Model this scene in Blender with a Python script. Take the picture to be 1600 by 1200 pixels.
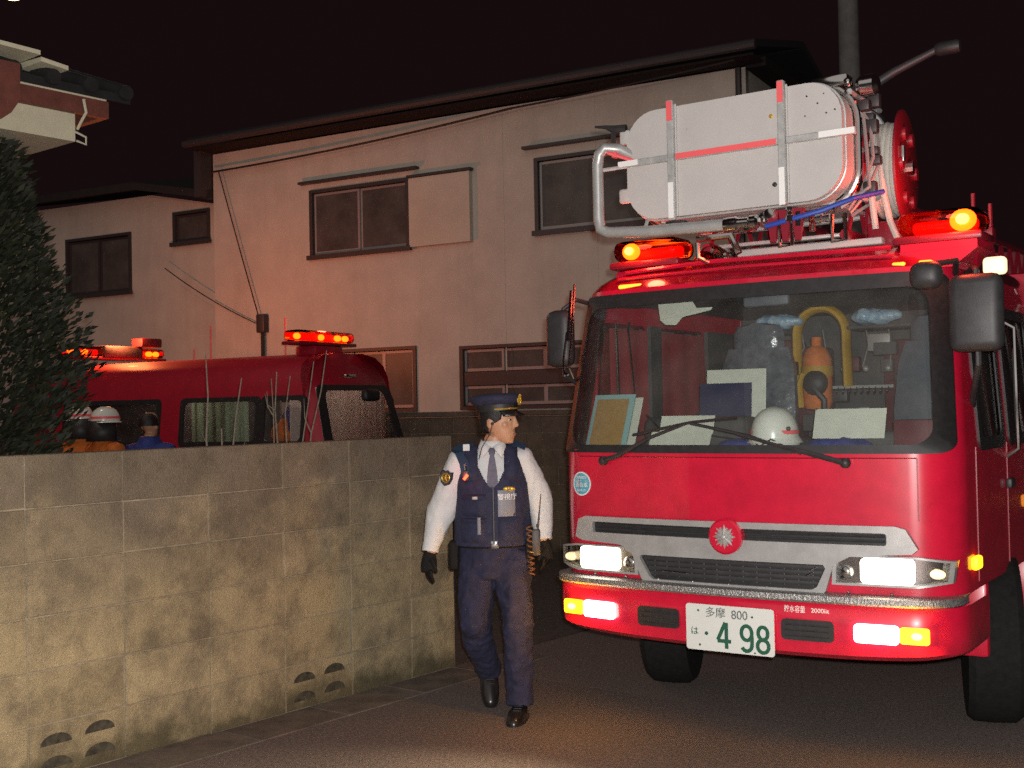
import bpy, bmesh, math, random
from math import sin, cos, radians, pi, sqrt, atan2, atan
from mathutils import Vector, Matrix, noise
random.seed(7)
SC = bpy.context.scene
COL = SC.collection
for o in list(bpy.data.objects):
    bpy.data.objects.remove(o)

# ------------------------------------------------------------------ camera
CAM_H, F_PX = 1.65, 1850.0
pitch, roll = atan(38 / F_PX), 0.0204
cd = bpy.data.cameras.new('camera'); cd.sensor_width = 36; cd.lens = F_PX / 1600 * 36
cd.clip_start = 0.05; cd.clip_end = 500
camera = bpy.data.objects.new('camera', cd); COL.objects.link(camera)
Fv = Vector((0, cos(pitch), sin(pitch))); Rv = Vector((1, 0, 0)); Uv = Vector((0, -sin(pitch), cos(pitch)))
cr = Rv * cos(roll) - Uv * sin(roll); cu = Rv * sin(roll) + Uv * cos(roll)
m = Matrix((cr, cu, -Fv)).transposed().to_4x4(); m.translation = (0, 0, CAM_H)
camera.matrix_world = m
SC.camera = camera
# ------------------------------------------------------------------ world (night), exposure
w = bpy.data.worlds.new('World'); SC.world = w; w.use_nodes = True
bg = w.node_tree.nodes['Background']
bg.inputs[0].default_value = (1.0, 0.46, 0.52, 1); bg.inputs[1].default_value = 0.0075
SC.view_settings.view_transform = 'Standard'; SC.view_settings.look = 'None'
SC.view_settings.exposure = 0; SC.view_settings.gamma = 1
SC.render.engine = 'CYCLES'
SC.cycles.use_denoising = False
SC.cycles.max_bounces = 8; SC.cycles.transparent_max_bounces = 16
SC.cycles.sample_clamp_indirect = 1.2; SC.cycles.sample_clamp_direct = 6.0
# ------------------------------------------------------------------ general lights
def light(name, kind, loc, power, color, radius=0.02, **kw):
    l = bpy.data.lights.new(name, kind); l.energy = power; l.color = color
    if kind in ('POINT', 'SPOT'): l.shadow_soft_size = radius
    o = bpy.data.objects.new(name, l); COL.objects.link(o); o.location = loc
    for k, v in kw.items(): setattr(l, k, v)
    return o
def aim(o, d):
    o.rotation_euler = Vector(d).to_track_quat('-Z', 'Y').to_euler()
# the flash of the camera itself, a hand's breadth beside the lens
light('camera_flash', 'POINT', Vector((0, 0, CAM_H)) + cu * 0.055 + cr * 0.035, 1210, (1.0, 0.965, 0.93), 0.02)
# dim warm glow of the town at night
sun = light('night_glow', 'SUN', (-6, -8, 12), 0.36, (1.0, 0.91, 0.84)); sun.data.angle = radians(70)
aim(sun, (0.35, 1.0, -0.62))

# ------------------------------------------------------------------ materials
def mat(name, col, rough=0.6, metal=0.0, var=0.0, vscale=6.0, bump=0.0, bscale=60.0, coat=0.0, spec=0.5, var2=None, rnd=0.0, runs=0.0):
    m = bpy.data.materials.new(name); m.use_nodes = True
    nt = m.node_tree; b = nt.nodes['Principled BSDF']
    b.inputs['Base Color'].default_value = (*col, 1)
    b.inputs['Roughness'].default_value = rough; b.inputs['Metallic'].default_value = metal
    b.inputs['Coat Weight'].default_value = coat; b.inputs['Coat Roughness'].default_value = 0.04
    b.inputs['Specular IOR Level'].default_value = spec
    tc = nt.nodes.new('ShaderNodeNewGeometry')
    if var or var2 or rnd:
        n = nt.nodes.new('ShaderNodeTexNoise'); n.inputs['Scale'].default_value = vscale; n.inputs['Detail'].default_value = 6
        n.inputs['Roughness'].default_value = 0.65
        nt.links.new(tc.outputs['Position'], n.inputs['Vector'])
        mx = nt.nodes.new('ShaderNodeMix'); mx.data_type = 'RGBA'
        a = [max(0, c * (1 - var)) for c in col]; c2 = var2 or [min(1, c * (1 + var)) for c in col]
        mr = nt.nodes.new('ShaderNodeMapRange'); mr.inputs[1].default_value = 0.32; mr.inputs[2].default_value = 0.68
        nt.links.new(n.outputs['Fac'], mr.inputs[0]); nt.links.new(mr.outputs[0], mx.inputs['Factor'])
        mx.inputs[6].default_value = (*a, 1); mx.inputs[7].default_value = (*c2, 1)
        out = mx.outputs[2]
        if runs:                                    # rain streaks and grime running down the surface
            mp = nt.nodes.new('ShaderNodeMapping'); mp.inputs['Scale'].default_value = (1, 1, .09); nt.links.new(tc.outputs['Position'], mp.inputs['Vector'])
            n3 = nt.nodes.new('ShaderNodeTexNoise'); n3.inputs['Scale'].default_value = 7; n3.inputs['Detail'].default_value = 7; nt.links.new(mp.outputs[0], n3.inputs['Vector'])
            r3 = nt.nodes.new('ShaderNodeMapRange'); r3.inputs[1].default_value = .48; r3.inputs[2].default_value = .78; r3.inputs[4].default_value = runs
            nt.links.new(n3.outputs['Fac'], r3.inputs[0])
            m3 = nt.nodes.new('ShaderNodeMix'); m3.data_type = 'RGBA'; nt.links.new(r3.outputs[0], m3.inputs['Factor']); nt.links.new(out, m3.inputs[6])
            m3.inputs[7].default_value = (*[c * .45 for c in col], 1); out = m3.outputs[2]
        if rnd:
            oi = nt.nodes.new('ShaderNodeObjectInfo'); hs = nt.nodes.new('ShaderNodeHueSaturation')
            r2 = nt.nodes.new('ShaderNodeMapRange'); r2.inputs[3].default_value = 1 - rnd; r2.inputs[4].default_value = 1 + rnd
            nt.links.new(oi.outputs['Random'], r2.inputs[0]); nt.links.new(r2.outputs[0], hs.inputs['Value'])
            nt.links.new(out, hs.inputs['Color']); out = hs.outputs['Color']
        nt.links.new(out, b.inputs['Base Color'])
    if bump:
        n2 = nt.nodes.new('ShaderNodeTexNoise'); n2.inputs['Scale'].default_value = bscale; n2.inputs['Detail'].default_value = 4
        nt.links.new(tc.outputs['Position'], n2.inputs['Vector'])
        bp = nt.nodes.new('ShaderNodeBump'); bp.inputs['Strength'].default_value = bump; bp.inputs['Distance'].default_value = 0.01
        nt.links.new(n2.outputs['Fac'], bp.inputs['Height']); nt.links.new(bp.outputs[0], b.inputs['Normal'])
    return m
def cloth(name, col):
    m = bpy.data.materials.new(name); m.use_nodes = True; nt = m.node_tree
    nt.nodes.remove(nt.nodes['Principled BSDF']); out = nt.nodes['Material Output']
    d = nt.nodes.new('ShaderNodeBsdfDiffuse'); d.inputs[0].default_value = (*col, 1)
    t = nt.nodes.new('ShaderNodeBsdfTranslucent'); t.inputs[0].default_value = (*col, 1)
    mx = nt.nodes.new('ShaderNodeMixShader'); mx.inputs[0].default_value = .5
    nt.links.new(d.outputs[0], mx.inputs[1]); nt.links.new(t.outputs[0], mx.inputs[2]); nt.links.new(mx.outputs[0], out.inputs[0]); return m
def emit(name, col, s):
    m = bpy.data.materials.new(name); m.use_nodes = True
    b = m.node_tree.nodes['Principled BSDF']; b.inputs['Base Color'].default_value = (*[min(1, c) for c in col], 1)
    b.inputs['Emission Color'].default_value = (*col, 1); b.inputs['Emission Strength'].default_value = s
    return m
def glass(name, tint=(1, 1, 1), ior=1.45, rough=0.0, dirt=0.0):
    m = bpy.data.materials.new(name); m.use_nodes = True; nt = m.node_tree
    nt.nodes.remove(nt.nodes['Principled BSDF']); out = nt.nodes['Material Output']
    t = nt.nodes.new('ShaderNodeBsdfTransparent'); t.inputs[0].default_value = (*tint, 1)
    g = nt.nodes.new('ShaderNodeBsdfGlossy'); g.inputs['Roughness'].default_value = rough
    fr = nt.nodes.new('ShaderNodeFresnel'); fr.inputs[0].default_value = ior
    mx = nt.nodes.new('ShaderNodeMixShader')
    nt.links.new(fr.outputs[0], mx.inputs[0]); nt.links.new(t.outputs[0], mx.inputs[1]); nt.links.new(g.outputs[0], mx.inputs[2])
    last = mx.outputs[0]
    if dirt:                                    # a film of road dust
        d = nt.nodes.new('ShaderNodeBsdfDiffuse'); d.inputs[0].default_value = (.5, .46, .42, 1)
        n = nt.nodes.new('ShaderNodeTexNoise'); n.inputs['Scale'].default_value = 5; n.inputs['Detail'].default_value = 8
        g2 = nt.nodes.new('ShaderNodeNewGeometry'); nt.links.new(g2.outputs['Position'], n.inputs['Vector'])
        r = nt.nodes.new('ShaderNodeMapRange'); r.inputs[1].default_value = .3; r.inputs[2].default_value = .7
        r.inputs[3].default_value = dirt * .4; r.inputs[4].default_value = dirt * 1.5; nt.links.new(n.outputs['Fac'], r.inputs[0])
        m2 = nt.nodes.new('ShaderNodeMixShader'); nt.links.new(r.outputs[0], m2.inputs[0]); nt.links.new(last, m2.inputs[1]); nt.links.new(d.outputs[0], m2.inputs[2]); last = m2.outputs[0]
    nt.links.new(last, out.inputs[0])
    return m

M = {}
M['red'] = mat('red_paint', (0.56, 0.008, 0.036), 0.33, coat=0.8, var=0.14, vscale=7, bump=0.02, bscale=9)
M['dark_red'] = mat('dark_red_paint', (0.22, 0.008, 0.02), 0.4, coat=0.4)
M['van_red'] = mat('van_red_paint', (0.36, 0.005, 0.022), 0.55, coat=0.12, var=0.1)
M['black'] = mat('black_rubber', (0.018, 0.017, 0.018), 0.55, var=0.3, vscale=30)
M['plastic'] = mat('dark_plastic', (0.03, 0.028, 0.03), 0.5, var=0.25, vscale=20, bump=0.1, bscale=300)
M['dash'] = mat('dashboard_plastic', (0.055, 0.052, 0.05), 0.7, var=0.3, vscale=14, bump=0.2, bscale=200)
M['silver'] = mat('silver_paint', (0.42, 0.41, 0.40), 0.38, metal=0.35, var=0.12, vscale=12)
M['chrome'] = mat('chrome', (0.72, 0.71, 0.70), 0.14, metal=1.0, var=0.1)
M['steel'] = mat('brushed_steel', (0.5, 0.49, 0.48), 0.42, metal=0.35, var=0.2, vscale=20, bump=0.05)
M['panel'] = mat('aluminium_panel', (0.49, 0.46, 0.44), 0.5, metal=0.0, var=0.06, vscale=3, bump=0.03, bscale=20)
M['tread'] = mat('tread_plate', (0.30, 0.29, 0.28), 0.4, metal=0.6, var=0.5, vscale=90, bump=0.6, bscale=120)
M['white_tape'] = mat('white_reflective_tape', (0.82, 0.80, 0.78), 0.5)
M['red_tape'] = mat('red_reflective_tape', (0.85, 0.12, 0.13), 0.5)
M['plate'] = mat('plate_white', (0.66, 0.66, 0.62), 0.5, var=0.03)
M['green'] = mat('plate_green', (0.012, 0.09, 0.05), 0.6)
M['greytext'] = mat('plate_grey', (0.13, 0.15, 0.14), 0.6)
M['white'] = mat('white_paint', (0.72, 0.71, 0.69), 0.45)
M['sticker'] = mat('sticker_blue', (0.10, 0.38, 0.50), 0.5)
M['windshield'] = glass('windshield_glass', (0.88, 0.92, 0.90), dirt=0.05)
M['lens'] = glass('clear_lens', (0.97, 0.97, 0.97))
M['dome_red'] = glass('red_dome', (1.0, 0.10, 0.06))
M['side_glass'] = glass('side_glass', (0.94, 0.95, 0.94), dirt=0.04)
M['head_hot'] = emit('headlamp_glow', (1.0, 0.93, 0.78), 9)
M['amber_hot'] = emit('amber_glow', (1.0, 0.48, 0.01), 3.2)
M['amber_core'] = emit('amber_bulb', (1.0, 0.80, 0.12), 6)
M['beacon_hot'] = emit('beacon_glow', (1.0, 0.62, 0.03), 9)
M['beacon_core'] = emit('beacon_core_glow', (1.0, 0.95, 0.4), 28)
M['beacon_red'] = emit('beacon_red_glow', (1.0, 0.025, 0.015), 0.9)
M['cream_hot'] = emit('worklamp_glow', (1.0, 0.80, 0.48), 1.0)
M['chest_hot'] = emit('chest_light_glow', (1.0, 0.06, 0.02), 6)
M['tyre'] = mat('tyre_rubber', (0.012, 0.0115, 0.0115), 0.9, spec=0.2, bump=0.3, bscale=90, var=0.3, vscale=30)
M['seat'] = mat('seat_vinyl', (0.085, 0.095, 0.115), 0.55, var=0.15, vscale=15, bump=0.1)
M['seat_plastic'] = mat('seat_cover_plastic', (0.10, 0.11, 0.13), 0.18, var=0.4, vscale=18, bump=0.5, bscale=25)
M['hose'] = mat('white_hose', (0.50, 0.47, 0.42), 0.8, var=0.1, bump=0.3, bscale=200)
M['blue_hose'] = mat('blue_hose', (0.02, 0.06, 0.35), 0.5)
M['yellow'] = mat('yellow_hose', (0.42, 0.24, 0.015), 0.6, var=0.2)
M['orange'] = mat('orange_fabric', (0.55, 0.14, 0.02), 0.8, var=0.2, vscale=20, bump=0.2)
M['teal'] = mat('teal_fabric', (0.03, 0.25, 0.30), 0.7, var=0.2)
M['blue_bag'] = mat('blue_plastic_bag', (0.12, 0.30, 0.52), 0.35, var2=(0.5, 0.6, 0.65), var=0.2, vscale=22, bump=0.5, bscale=30)
M['paper'] = mat('paper', (0.55, 0.56, 0.48), 0.8, var=0.06, vscale=20)
M['cork'] = mat('brown_board', (0.34, 0.20, 0.07), 0.8, var=0.12, vscale=40)
M['teal_paper'] = mat('teal_paper', (0.25, 0.42, 0.42), 0.8)
M['navy_card'] = mat('navy_card', (0.012, 0.015, 0.06), 0.6)
M['helmet'] = mat('white_helmet_shell', (0.68, 0.68, 0.62), 0.25, coat=0.3)
M['lining'] = mat('cab_lining', (0.06, 0.06, 0.06), 0.8, var=0.25, vscale=10, bump=0.2)
M['maroon'] = mat('maroon_vinyl', (0.085, 0.008, 0.014), 0.6, var=0.2)
M['glow_red'] = mat('window_glow_red', (0.34, 0.05, 0.055), 0.8, var=0.12)  # red beacon light put into the colour of the left window panels
M['skin'] = mat('skin', (0.47, 0.25, 0.15), 0.5, var=0.08, vscale=40)
M['lips'] = mat('lips', (0.44, 0.21, 0.14), 0.5)
M['hair'] = mat('black_hair', (0.012, 0.010, 0.010), 0.5, bump=0.4, bscale=250)
M['shirt'] = mat('white_shirt', (0.60, 0.595, 0.59), 0.85, var=0.03, vscale=14, bump=0.35, bscale=26)
M['navy'] = mat('navy_vest', (0.018, 0.020, 0.050), 0.85, var=0.25, vscale=25, bump=0.4, bscale=60)
M['trouser'] = mat('navy_trousers', (0.017, 0.017, 0.044), 0.9, var=0.3, vscale=18, bump=0.45, bscale=30)
M['strap'] = mat('vest_strap', (0.015, 0.035, 0.07), 0.6)
M['tie'] = mat('grey_tie', (0.10, 0.10, 0.14), 0.7, var=0.2, vscale=60)
M['glove'] = mat('black_glove', (0.010, 0.009, 0.009), 0.8, bump=0.3, spec=0.2)
M['shoe'] = mat('black_shoe', (0.014, 0.012, 0.012), 0.28, coat=0.3)
M['gold'] = mat('gold_badge', (0.72, 0.46, 0.06), 0.35, metal=0.6)
M['reflect_grey'] = mat('grey_reflective_patch', (0.20, 0.21, 0.25), 0.6)
M['facade'] = mat('cream_facade', (0.49, 0.45, 0.39), 0.9, var=0.10, vscale=1.6, bump=0.5, bscale=40, runs=0.14)
M['facade_trim'] = mat('cream_trim', (0.50, 0.45, 0.375), 0.85, var=0.08, vscale=2)
M['alu_dark'] = mat('dark_window_frame', (0.055, 0.048, 0.05), 0.5, metal=0.3)
M['alu_light'] = mat('grey_sash', (0.30, 0.27, 0.26), 0.5, metal=0.3)
M['pane'] = mat('dark_window_glass', (0.075, 0.07, 0.066), 0.38, var=0.3, vscale=3, spec=0.25)
M['roof'] = mat('dark_roof_tile', (0.015, 0.014, 0.0145), 0.85, var=0.3, vscale=8, bump=0.2)
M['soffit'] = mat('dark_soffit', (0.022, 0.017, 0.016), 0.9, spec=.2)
M['shaded_red'] = mat('cab_roof_shaded_red', (0.26, 0.005, 0.018), 0.22, coat=0.9, var=0.3, vscale=14)  # the cab's red with the roof's shade painted into the colour
M['brown'] = mat('brown_fascia', (0.17, 0.055, 0.04), 0.6, var=0.2, vscale=10)
M['plaster'] = mat('white_plaster', (0.66, 0.62, 0.45), 0.9, var=0.06, vscale=12, bump=0.15)
M['cable'] = mat('black_cable', (0.02, 0.018, 0.018), 0.6)
M['bark'] = mat('bark', (0.12, 0.095, 0.075), 0.9, var=0.3, vscale=30, bump=0.6, bscale=80)
M['twig'] = mat('pale_twig', (0.26, 0.21, 0.16), 0.9, var=0.3, vscale=30)
M['leaf'] = mat('conifer_leaf', (0.017, 0.021, 0.005), 0.7, var=0.5, vscale=4)
M['leaf2'] = mat('conifer_leaf_dark', (0.008, 0.011, 0.003), 0.7, var=0.4, vscale=4)
M['curtain_green'] = cloth('green_curtain', (0.34, 0.48, 0.34))
M['curtain_grey'] = cloth('grey_curtain', (0.74, 0.66, 0.60))
M['blue_coat'] = mat('blue_coat', (0.025, 0.04, 0.20), 0.8, var=0.3, vscale=14, bump=0.3)
M['soil'] = mat('yard_gravel_ground', (0.07, 0.055, 0.045), 0.95, var=0.4, vscale=20, bump=0.6, bscale=60)
M['concrete'] = mat('gutter_concrete', (0.125, 0.097, 0.078), 0.9, var=0.35, vscale=7, bump=0.4, bscale=120, rnd=0.1)
M['pole'] = mat('pole_concrete', (0.20, 0.19, 0.18), 0.9, var=0.2)
M['mortar'] = mat('mortar', (0.28, 0.23, 0.16), 0.95, var=0.3, vscale=14, bump=0.5, bscale=150)

def asphalt():
    m = mat('asphalt', (0.145, 0.110, 0.098), 0.92, var=0.5, vscale=60.0, bump=1.0, bscale=130)
    return m
M['asphalt'] = asphalt()

def wall_mat(name, top, low, moss, h, rnd=0.10):
    """weathered concrete block: darker upper courses, headlight yellow painted into the lower ones, moss at the foot, blotches and vertical runs"""
    m = bpy.data.materials.new(name); m.use_nodes = True; nt = m.node_tree; b = nt.nodes['Principled BSDF']
    N = nt.nodes.new; L = nt.links.new
    g = N('ShaderNodeNewGeometry'); sx = N('ShaderNodeSeparateXYZ'); L(g.outputs['Position'], sx.inputs[0])
    def tex(scale, detail=6, vec=None, rough=0.65):
        n = N('ShaderNodeTexNoise'); n.inputs['Scale'].default_value = scale; n.inputs['Detail'].default_value = detail
        n.inputs['Roughness'].default_value = rough
        L(vec or g.outputs['Position'], n.inputs['Vector']); return n.outputs['Fac']
    def rng(s, a, bb, c=0, d=1):
        r = N('ShaderNodeMapRange'); r.inputs[1].default_value = a; r.inputs[2].default_value = bb
        r.inputs[3].default_value = c; r.inputs[4].default_value = d; L(s, r.inputs[0]); return r.outputs[0]
    def math_(op, a, bb):
        r = N('ShaderNodeMath'); r.operation = op
        for i, v in enumerate((a, bb)):
            if isinstance(v, (int, float)): r.inputs[i].default_value = v
            else: L(v, r.inputs[i])
        return r.outputs[0]
    def mix(f, a, bb):
        r = N('ShaderNodeMix'); r.data_type = 'RGBA'; L(f, r.inputs['Factor'])
        for i, v in ((6, a), (7, bb)):
            if isinstance(v, tuple): r.inputs[i].default_value = (*v, 1)
            else: L(v, r.inputs[i])
        return r.outputs[2]
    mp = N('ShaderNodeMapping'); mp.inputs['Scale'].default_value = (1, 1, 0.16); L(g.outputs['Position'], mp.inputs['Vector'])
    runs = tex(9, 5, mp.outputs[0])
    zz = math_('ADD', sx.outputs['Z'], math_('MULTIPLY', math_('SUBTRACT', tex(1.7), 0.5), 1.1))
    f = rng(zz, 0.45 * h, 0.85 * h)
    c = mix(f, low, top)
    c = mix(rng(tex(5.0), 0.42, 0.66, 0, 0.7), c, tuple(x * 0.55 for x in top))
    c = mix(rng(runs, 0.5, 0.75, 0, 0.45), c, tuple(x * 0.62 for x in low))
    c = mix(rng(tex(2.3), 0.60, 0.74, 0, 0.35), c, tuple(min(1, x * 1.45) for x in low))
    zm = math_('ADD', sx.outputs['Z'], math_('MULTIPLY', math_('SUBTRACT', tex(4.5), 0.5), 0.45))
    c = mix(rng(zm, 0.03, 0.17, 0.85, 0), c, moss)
    c = mix(rng(tex(160, 3), 0.35, 0.7, 0, 0.35), c, tuple(x * 0.5 for x in top))
    oi = N('ShaderNodeObjectInfo'); hs = N('ShaderNodeHueSaturation')
    L(rng(oi.outputs['Random'], 0, 1, 1 - rnd, 1 + rnd), hs.inputs['Value']); L(c, hs.inputs['Color'])
    L(hs.outputs['Color'], b.inputs['Base Color']); b.inputs['Roughness'].default_value = 0.95
    b.inputs['Specular IOR Level'].default_value = 0.2
    bp = N('ShaderNodeBump'); bp.inputs['Strength'].default_value = 1.0; bp.inputs['Distance'].default_value = 0.010
    L(math_('ADD', tex(170, 3), math_('MULTIPLY', tex(30, 4), 0.8)), bp.inputs['Height']); L(bp.outputs[0], b.inputs['Normal'])
    return m
M['block'] = wall_mat('weathered_block', (0.25, 0.20, 0.143), (0.50, 0.39, 0.225), (0.085, 0.075, 0.04), 1.485)  # low tone carries the headlights' yellow painted into the courses
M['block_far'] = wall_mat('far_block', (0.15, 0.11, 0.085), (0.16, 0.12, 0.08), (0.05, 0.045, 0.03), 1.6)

# ------------------------------------------------------------------ mesh helpers
class MB:
    def __init__(s): s.v = []; s.f = []; s.M = None
    def add(s, vs, fs):
        n = len(s.v)
        if s.M is not None: vs = [s.M @ Vector(p) for p in vs]
        s.v += [tuple(p) for p in vs]; s.f += [tuple(i + n for i in f) for f in fs]; return s
    def box(s, x0, x1, y0, y1, z0, z1):
        return s.add([(x0, y0, z0), (x1, y0, z0), (x1, y1, z0), (x0, y1, z0), (x0, y0, z1), (x1, y0, z1), (x1, y1, z1), (x0, y1, z1)],
                     [(0, 3, 2, 1), (4, 5, 6, 7), (0, 1, 5, 4), (1, 2, 6, 5), (2, 3, 7, 6), (3, 0, 4, 7)])
    def rbox(s, x0, x1, y0, y1, z0, z1, r=0.01, seg=2):
        bm = bmesh.new(); bmesh.ops.create_cube(bm, size=1)
        for v in bm.verts:
            v.co = ((x0 + x1) / 2 + v.co.x * (x1 - x0), (y0 + y1) / 2 + v.co.y * (y1 - y0), (z0 + z1) / 2 + v.co.z * (z1 - z0))
        r = min(r, 0.49 * min(abs(x1 - x0), abs(y1 - y0), abs(z1 - z0)))
        bmesh.ops.bevel(bm, geom=bm.edges[:], offset=r, segments=seg, profile=0.5, affect='EDGES')
        bm.verts.index_update()
        s.add([v.co.copy() for v in bm.verts], [tuple(v.index for v in f.verts) for f in bm.faces]); bm.free(); return s
    def loft(s, rings, cap0=True, cap1=True, closed=True):
        n = len(rings[0]); vs = [p for r in rings for p in r]; fs = []
        for i in range(len(rings) - 1):
            for j in range(n if closed else n - 1):
                k = (j + 1) % n
                fs.append((i * n + j, i * n + k, (i + 1) * n + k, (i + 1) * n + j))
        if cap0: fs.append(tuple(range(n - 1, -1, -1)))
        if cap1: fs.append(tuple((len(rings) - 1) * n + j for j in range(n)))
        return s.add(vs, fs)
    def tube(s, pts, r, n=8, cap=True, flat=None):
        pts = [Vector(p) for p in pts]; rings = []
        d = (pts[1] - pts[0]).normalized()
        up = Vector((0, 0, 1)) if abs(d.z) < 0.95 else Vector((0, 1, 0))
        a = d.cross(up).normalized()
        for i, p in enumerate(pts):
            if i == 0: t = pts[1] - p
            elif i == len(pts) - 1: t = p - pts[i - 1]
            else: t = (pts[i + 1] - p).normalized() + (p - pts[i - 1]).normalized()
            t = t.normalized(); a = (a - t * a.dot(t)).normalized(); b = t.cross(a)
            rr = r[i] if isinstance(r, (list, tuple)) else r
            ra, rb = rr if isinstance(rr, tuple) else (rr, rr)
            rings.append([p + a * ra * cos(2 * pi * k / n) + b * rb * sin(2 * pi * k / n) for k in range(n)])
        return s.loft(rings, cap, cap)
    def lathe(s, prof, n=20, c=(0, 0, 0), axis='Z', cap=True):
        rings = []
        for r, h in prof:
            ring = []
            for k in range(n):
                t = 2 * pi * k / n; x, y = r * cos(t), r * sin(t)
                p = (x, y, h) if axis == 'Z' else ((h, x, y) if axis == 'X' else (y, h, x))
                ring.append((p[0] + c[0], p[1] + c[1], p[2] + c[2]))
            rings.append(ring)
        return s.loft(rings, cap, cap)
    def ball(s, c, r, nu=16, nv=10):
        if not isinstance(r, (tuple, list)): r = (r, r, r)
        rings = []
        for i in range(1, nv):
            ph = -pi / 2 + pi * i / nv
            rings.append([(c[0] + r[0] * cos(ph) * cos(2 * pi * k / nu), c[1] + r[1] * cos(ph) * sin(2 * pi * k / nu), c[2] + r[2] * sin(ph)) for k in range(nu)])
        return s.loft(rings)
    def prism(s, poly, f0, f1):
        """poly: 2-D outline; f0, f1 map its points to the two end faces"""
        return s.loft([[f0(*p) for p in poly], [f1(*p) for p in poly]])
    def grid(s, fn, nu, nv, skip=None):
        vs = [fn(i / nu, j / nv) for j in range(nv + 1) for i in range(nu + 1)]; fs = []
        for j in range(nv):
            for i in range(nu):
                if skip and skip((i + .5) / nu, (j + .5) / nv): continue
                a = j * (nu + 1) + i; fs.append((a, a + 1, a + nu + 2, a + nu + 1))
        return s.add(vs, fs)
    def ring(s, outer, inner, fmap, th):
        """flat frame between two outlines with the same number of points, th thick: fmap(p, off)"""
        n = len(outer)
        vs = [fmap(p, th) for p in outer] + [fmap(p, th) for p in inner] + [fmap(p, 0) for p in outer] + [fmap(p, 0) for p in inner]
        fs = []
        for j in range(n):
            k = (j + 1) % n
            fs += [(j, k, n + k, n + j), (2 * n + j, 3 * n + j, 3 * n + k, 2 * n + k), (j, 2 * n + j, 2 * n + k, k), (n + j, n + k, 3 * n + k, 3 * n + j)]
        return s.add(vs, fs)
    def mesh(s, name):
        me = bpy.data.meshes.new(name); me.from_pydata(s.v, [], s.f)
        bm = bmesh.new(); bm.from_mesh(me)
        bmesh.ops.remove_doubles(bm, verts=bm.verts, dist=1e-5)
        bmesh.ops.recalc_face_normals(bm, faces=bm.faces)
        bm.to_mesh(me); bm.free(); return me
    def build(s, name, m, parent=None, smooth=35, loc=None, rot=None):
        me = s.mesh(name)
        return put(name, me, m, parent, smooth, loc, rot)
def put(name, me, m, parent=None, smooth=35, loc=None, rot=None):
    if m: me.materials.clear(); me.materials.append(m)
    if smooth:
        for p in me.polygons: p.use_smooth = True
        me.set_sharp_from_angle(angle=radians(smooth))
    o = bpy.data.objects.new(name, me); COL.objects.link(o)
    if parent: o.parent = parent
    if loc: o.location = loc
    if rot: o.rotation_euler = rot
    return o
def fuse(mb, voxel, smooth=3):
    me = mb.mesh('tmp'); o = bpy.data.objects.new('tmp', me); COL.objects.link(o)
    r = o.modifiers.new('r', 'REMESH'); r.mode = 'VOXEL'; r.voxel_size = voxel
    if smooth:
        q = o.modifiers.new('s', 'SMOOTH'); q.iterations = smooth; q.factor = 0.5
    dg = bpy.context.evaluated_depsgraph_get()
    out = bpy.data.meshes.new_from_object(o.evaluated_get(dg))
    bpy.data.objects.remove(o); bpy.data.meshes.remove(me)
    return out
def rumple(me, amp, scale, seed=0, zs=0.7):
    for v in me.vertices:
        p = Vector((v.co.x * scale, v.co.y * scale, v.co.z * scale * zs + seed))
        v.co += v.normal * amp * (noise.noise(p) + 0.5 * noise.noise(p * 2.3))
    me.update()
def root(name, label, cat, loc, rz=0.0, group=None):
    o = bpy.data.objects.new(name, None); COL.objects.link(o); o.empty_display_size = 0.2
    o.location = loc; o.rotation_euler = (0, 0, rz); return tag(o, label, cat, group)
def tag(o, label=None, cat=None, group=None, kind=None):
    for k, v in (('label', label), ('category', cat), ('group', group), ('kind', kind)):
        if v: o[k] = v
    return o
def copy_tree(o, parent=None):
    c = o.copy(); COL.objects.link(c)
    if parent: c.parent = parent
    for ch in list(o.children): copy_tree(ch, c)
    return c
def rrect(x0, x1, z0, z1, r, n=5):
    pts = []
    for cx, cz, a0 in ((x1 - r, z1 - r, 0), (x0 + r, z1 - r, 90), (x0 + r, z0 + r, 180), (x1 - r, z0 + r, 270)):
        for k in range(n + 1):
            a = radians(a0 + 90 * k / n); pts.append((cx + r * cos(a), cz + r * sin(a)))
    return pts
def circ(cx, cz, r, n=24): return [(cx + r * cos(2 * pi * k / n), cz + r * sin(2 * pi * k / n)) for k in range(n)]
def plate(outer, holes, depth):
    """mesh of a flat plate with holes in the XZ plane, from y=-depth/2 to depth/2"""
    cu_ = bpy.data.curves.new('c', 'CURVE'); cu_.dimensions = '2D'; cu_.fill_mode = 'BOTH'; cu_.extrude = depth / 2
    for pl in [outer] + list(holes):
        sp = cu_.splines.new('POLY'); sp.points.add(len(pl) - 1); sp.use_cyclic_u = True
        for q, p in zip(sp.points, pl): q.co = (p[0], p[1], 0, 1)
    o = bpy.data.objects.new('c', cu_); COL.objects.link(o)
    dg = bpy.context.evaluated_depsgraph_get(); me = bpy.data.meshes.new_from_object(o.evaluated_get(dg))
    bpy.data.objects.remove(o)
    me.transform(Matrix.Rotation(pi / 2, 4, 'X')); return me
def text_mesh(s, size, depth=0.001, align='CENTER', sx=1.0):
    c = bpy.data.curves.new('t', 'FONT'); c.body = s; c.size = size; c.extrude = depth; c.align_x = align; c.align_y = 'CENTER'
    o = bpy.data.objects.new('t', c); COL.objects.link(o)
    dg = bpy.context.evaluated_depsgraph_get(); me = bpy.data.meshes.new_from_object(o.evaluated_get(dg))
    bpy.data.objects.remove(o)
    me.transform(Matrix.Rotation(pi / 2, 4, 'X') @ Matrix.Scale(sx, 4, (1, 0, 0))); return me
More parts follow.
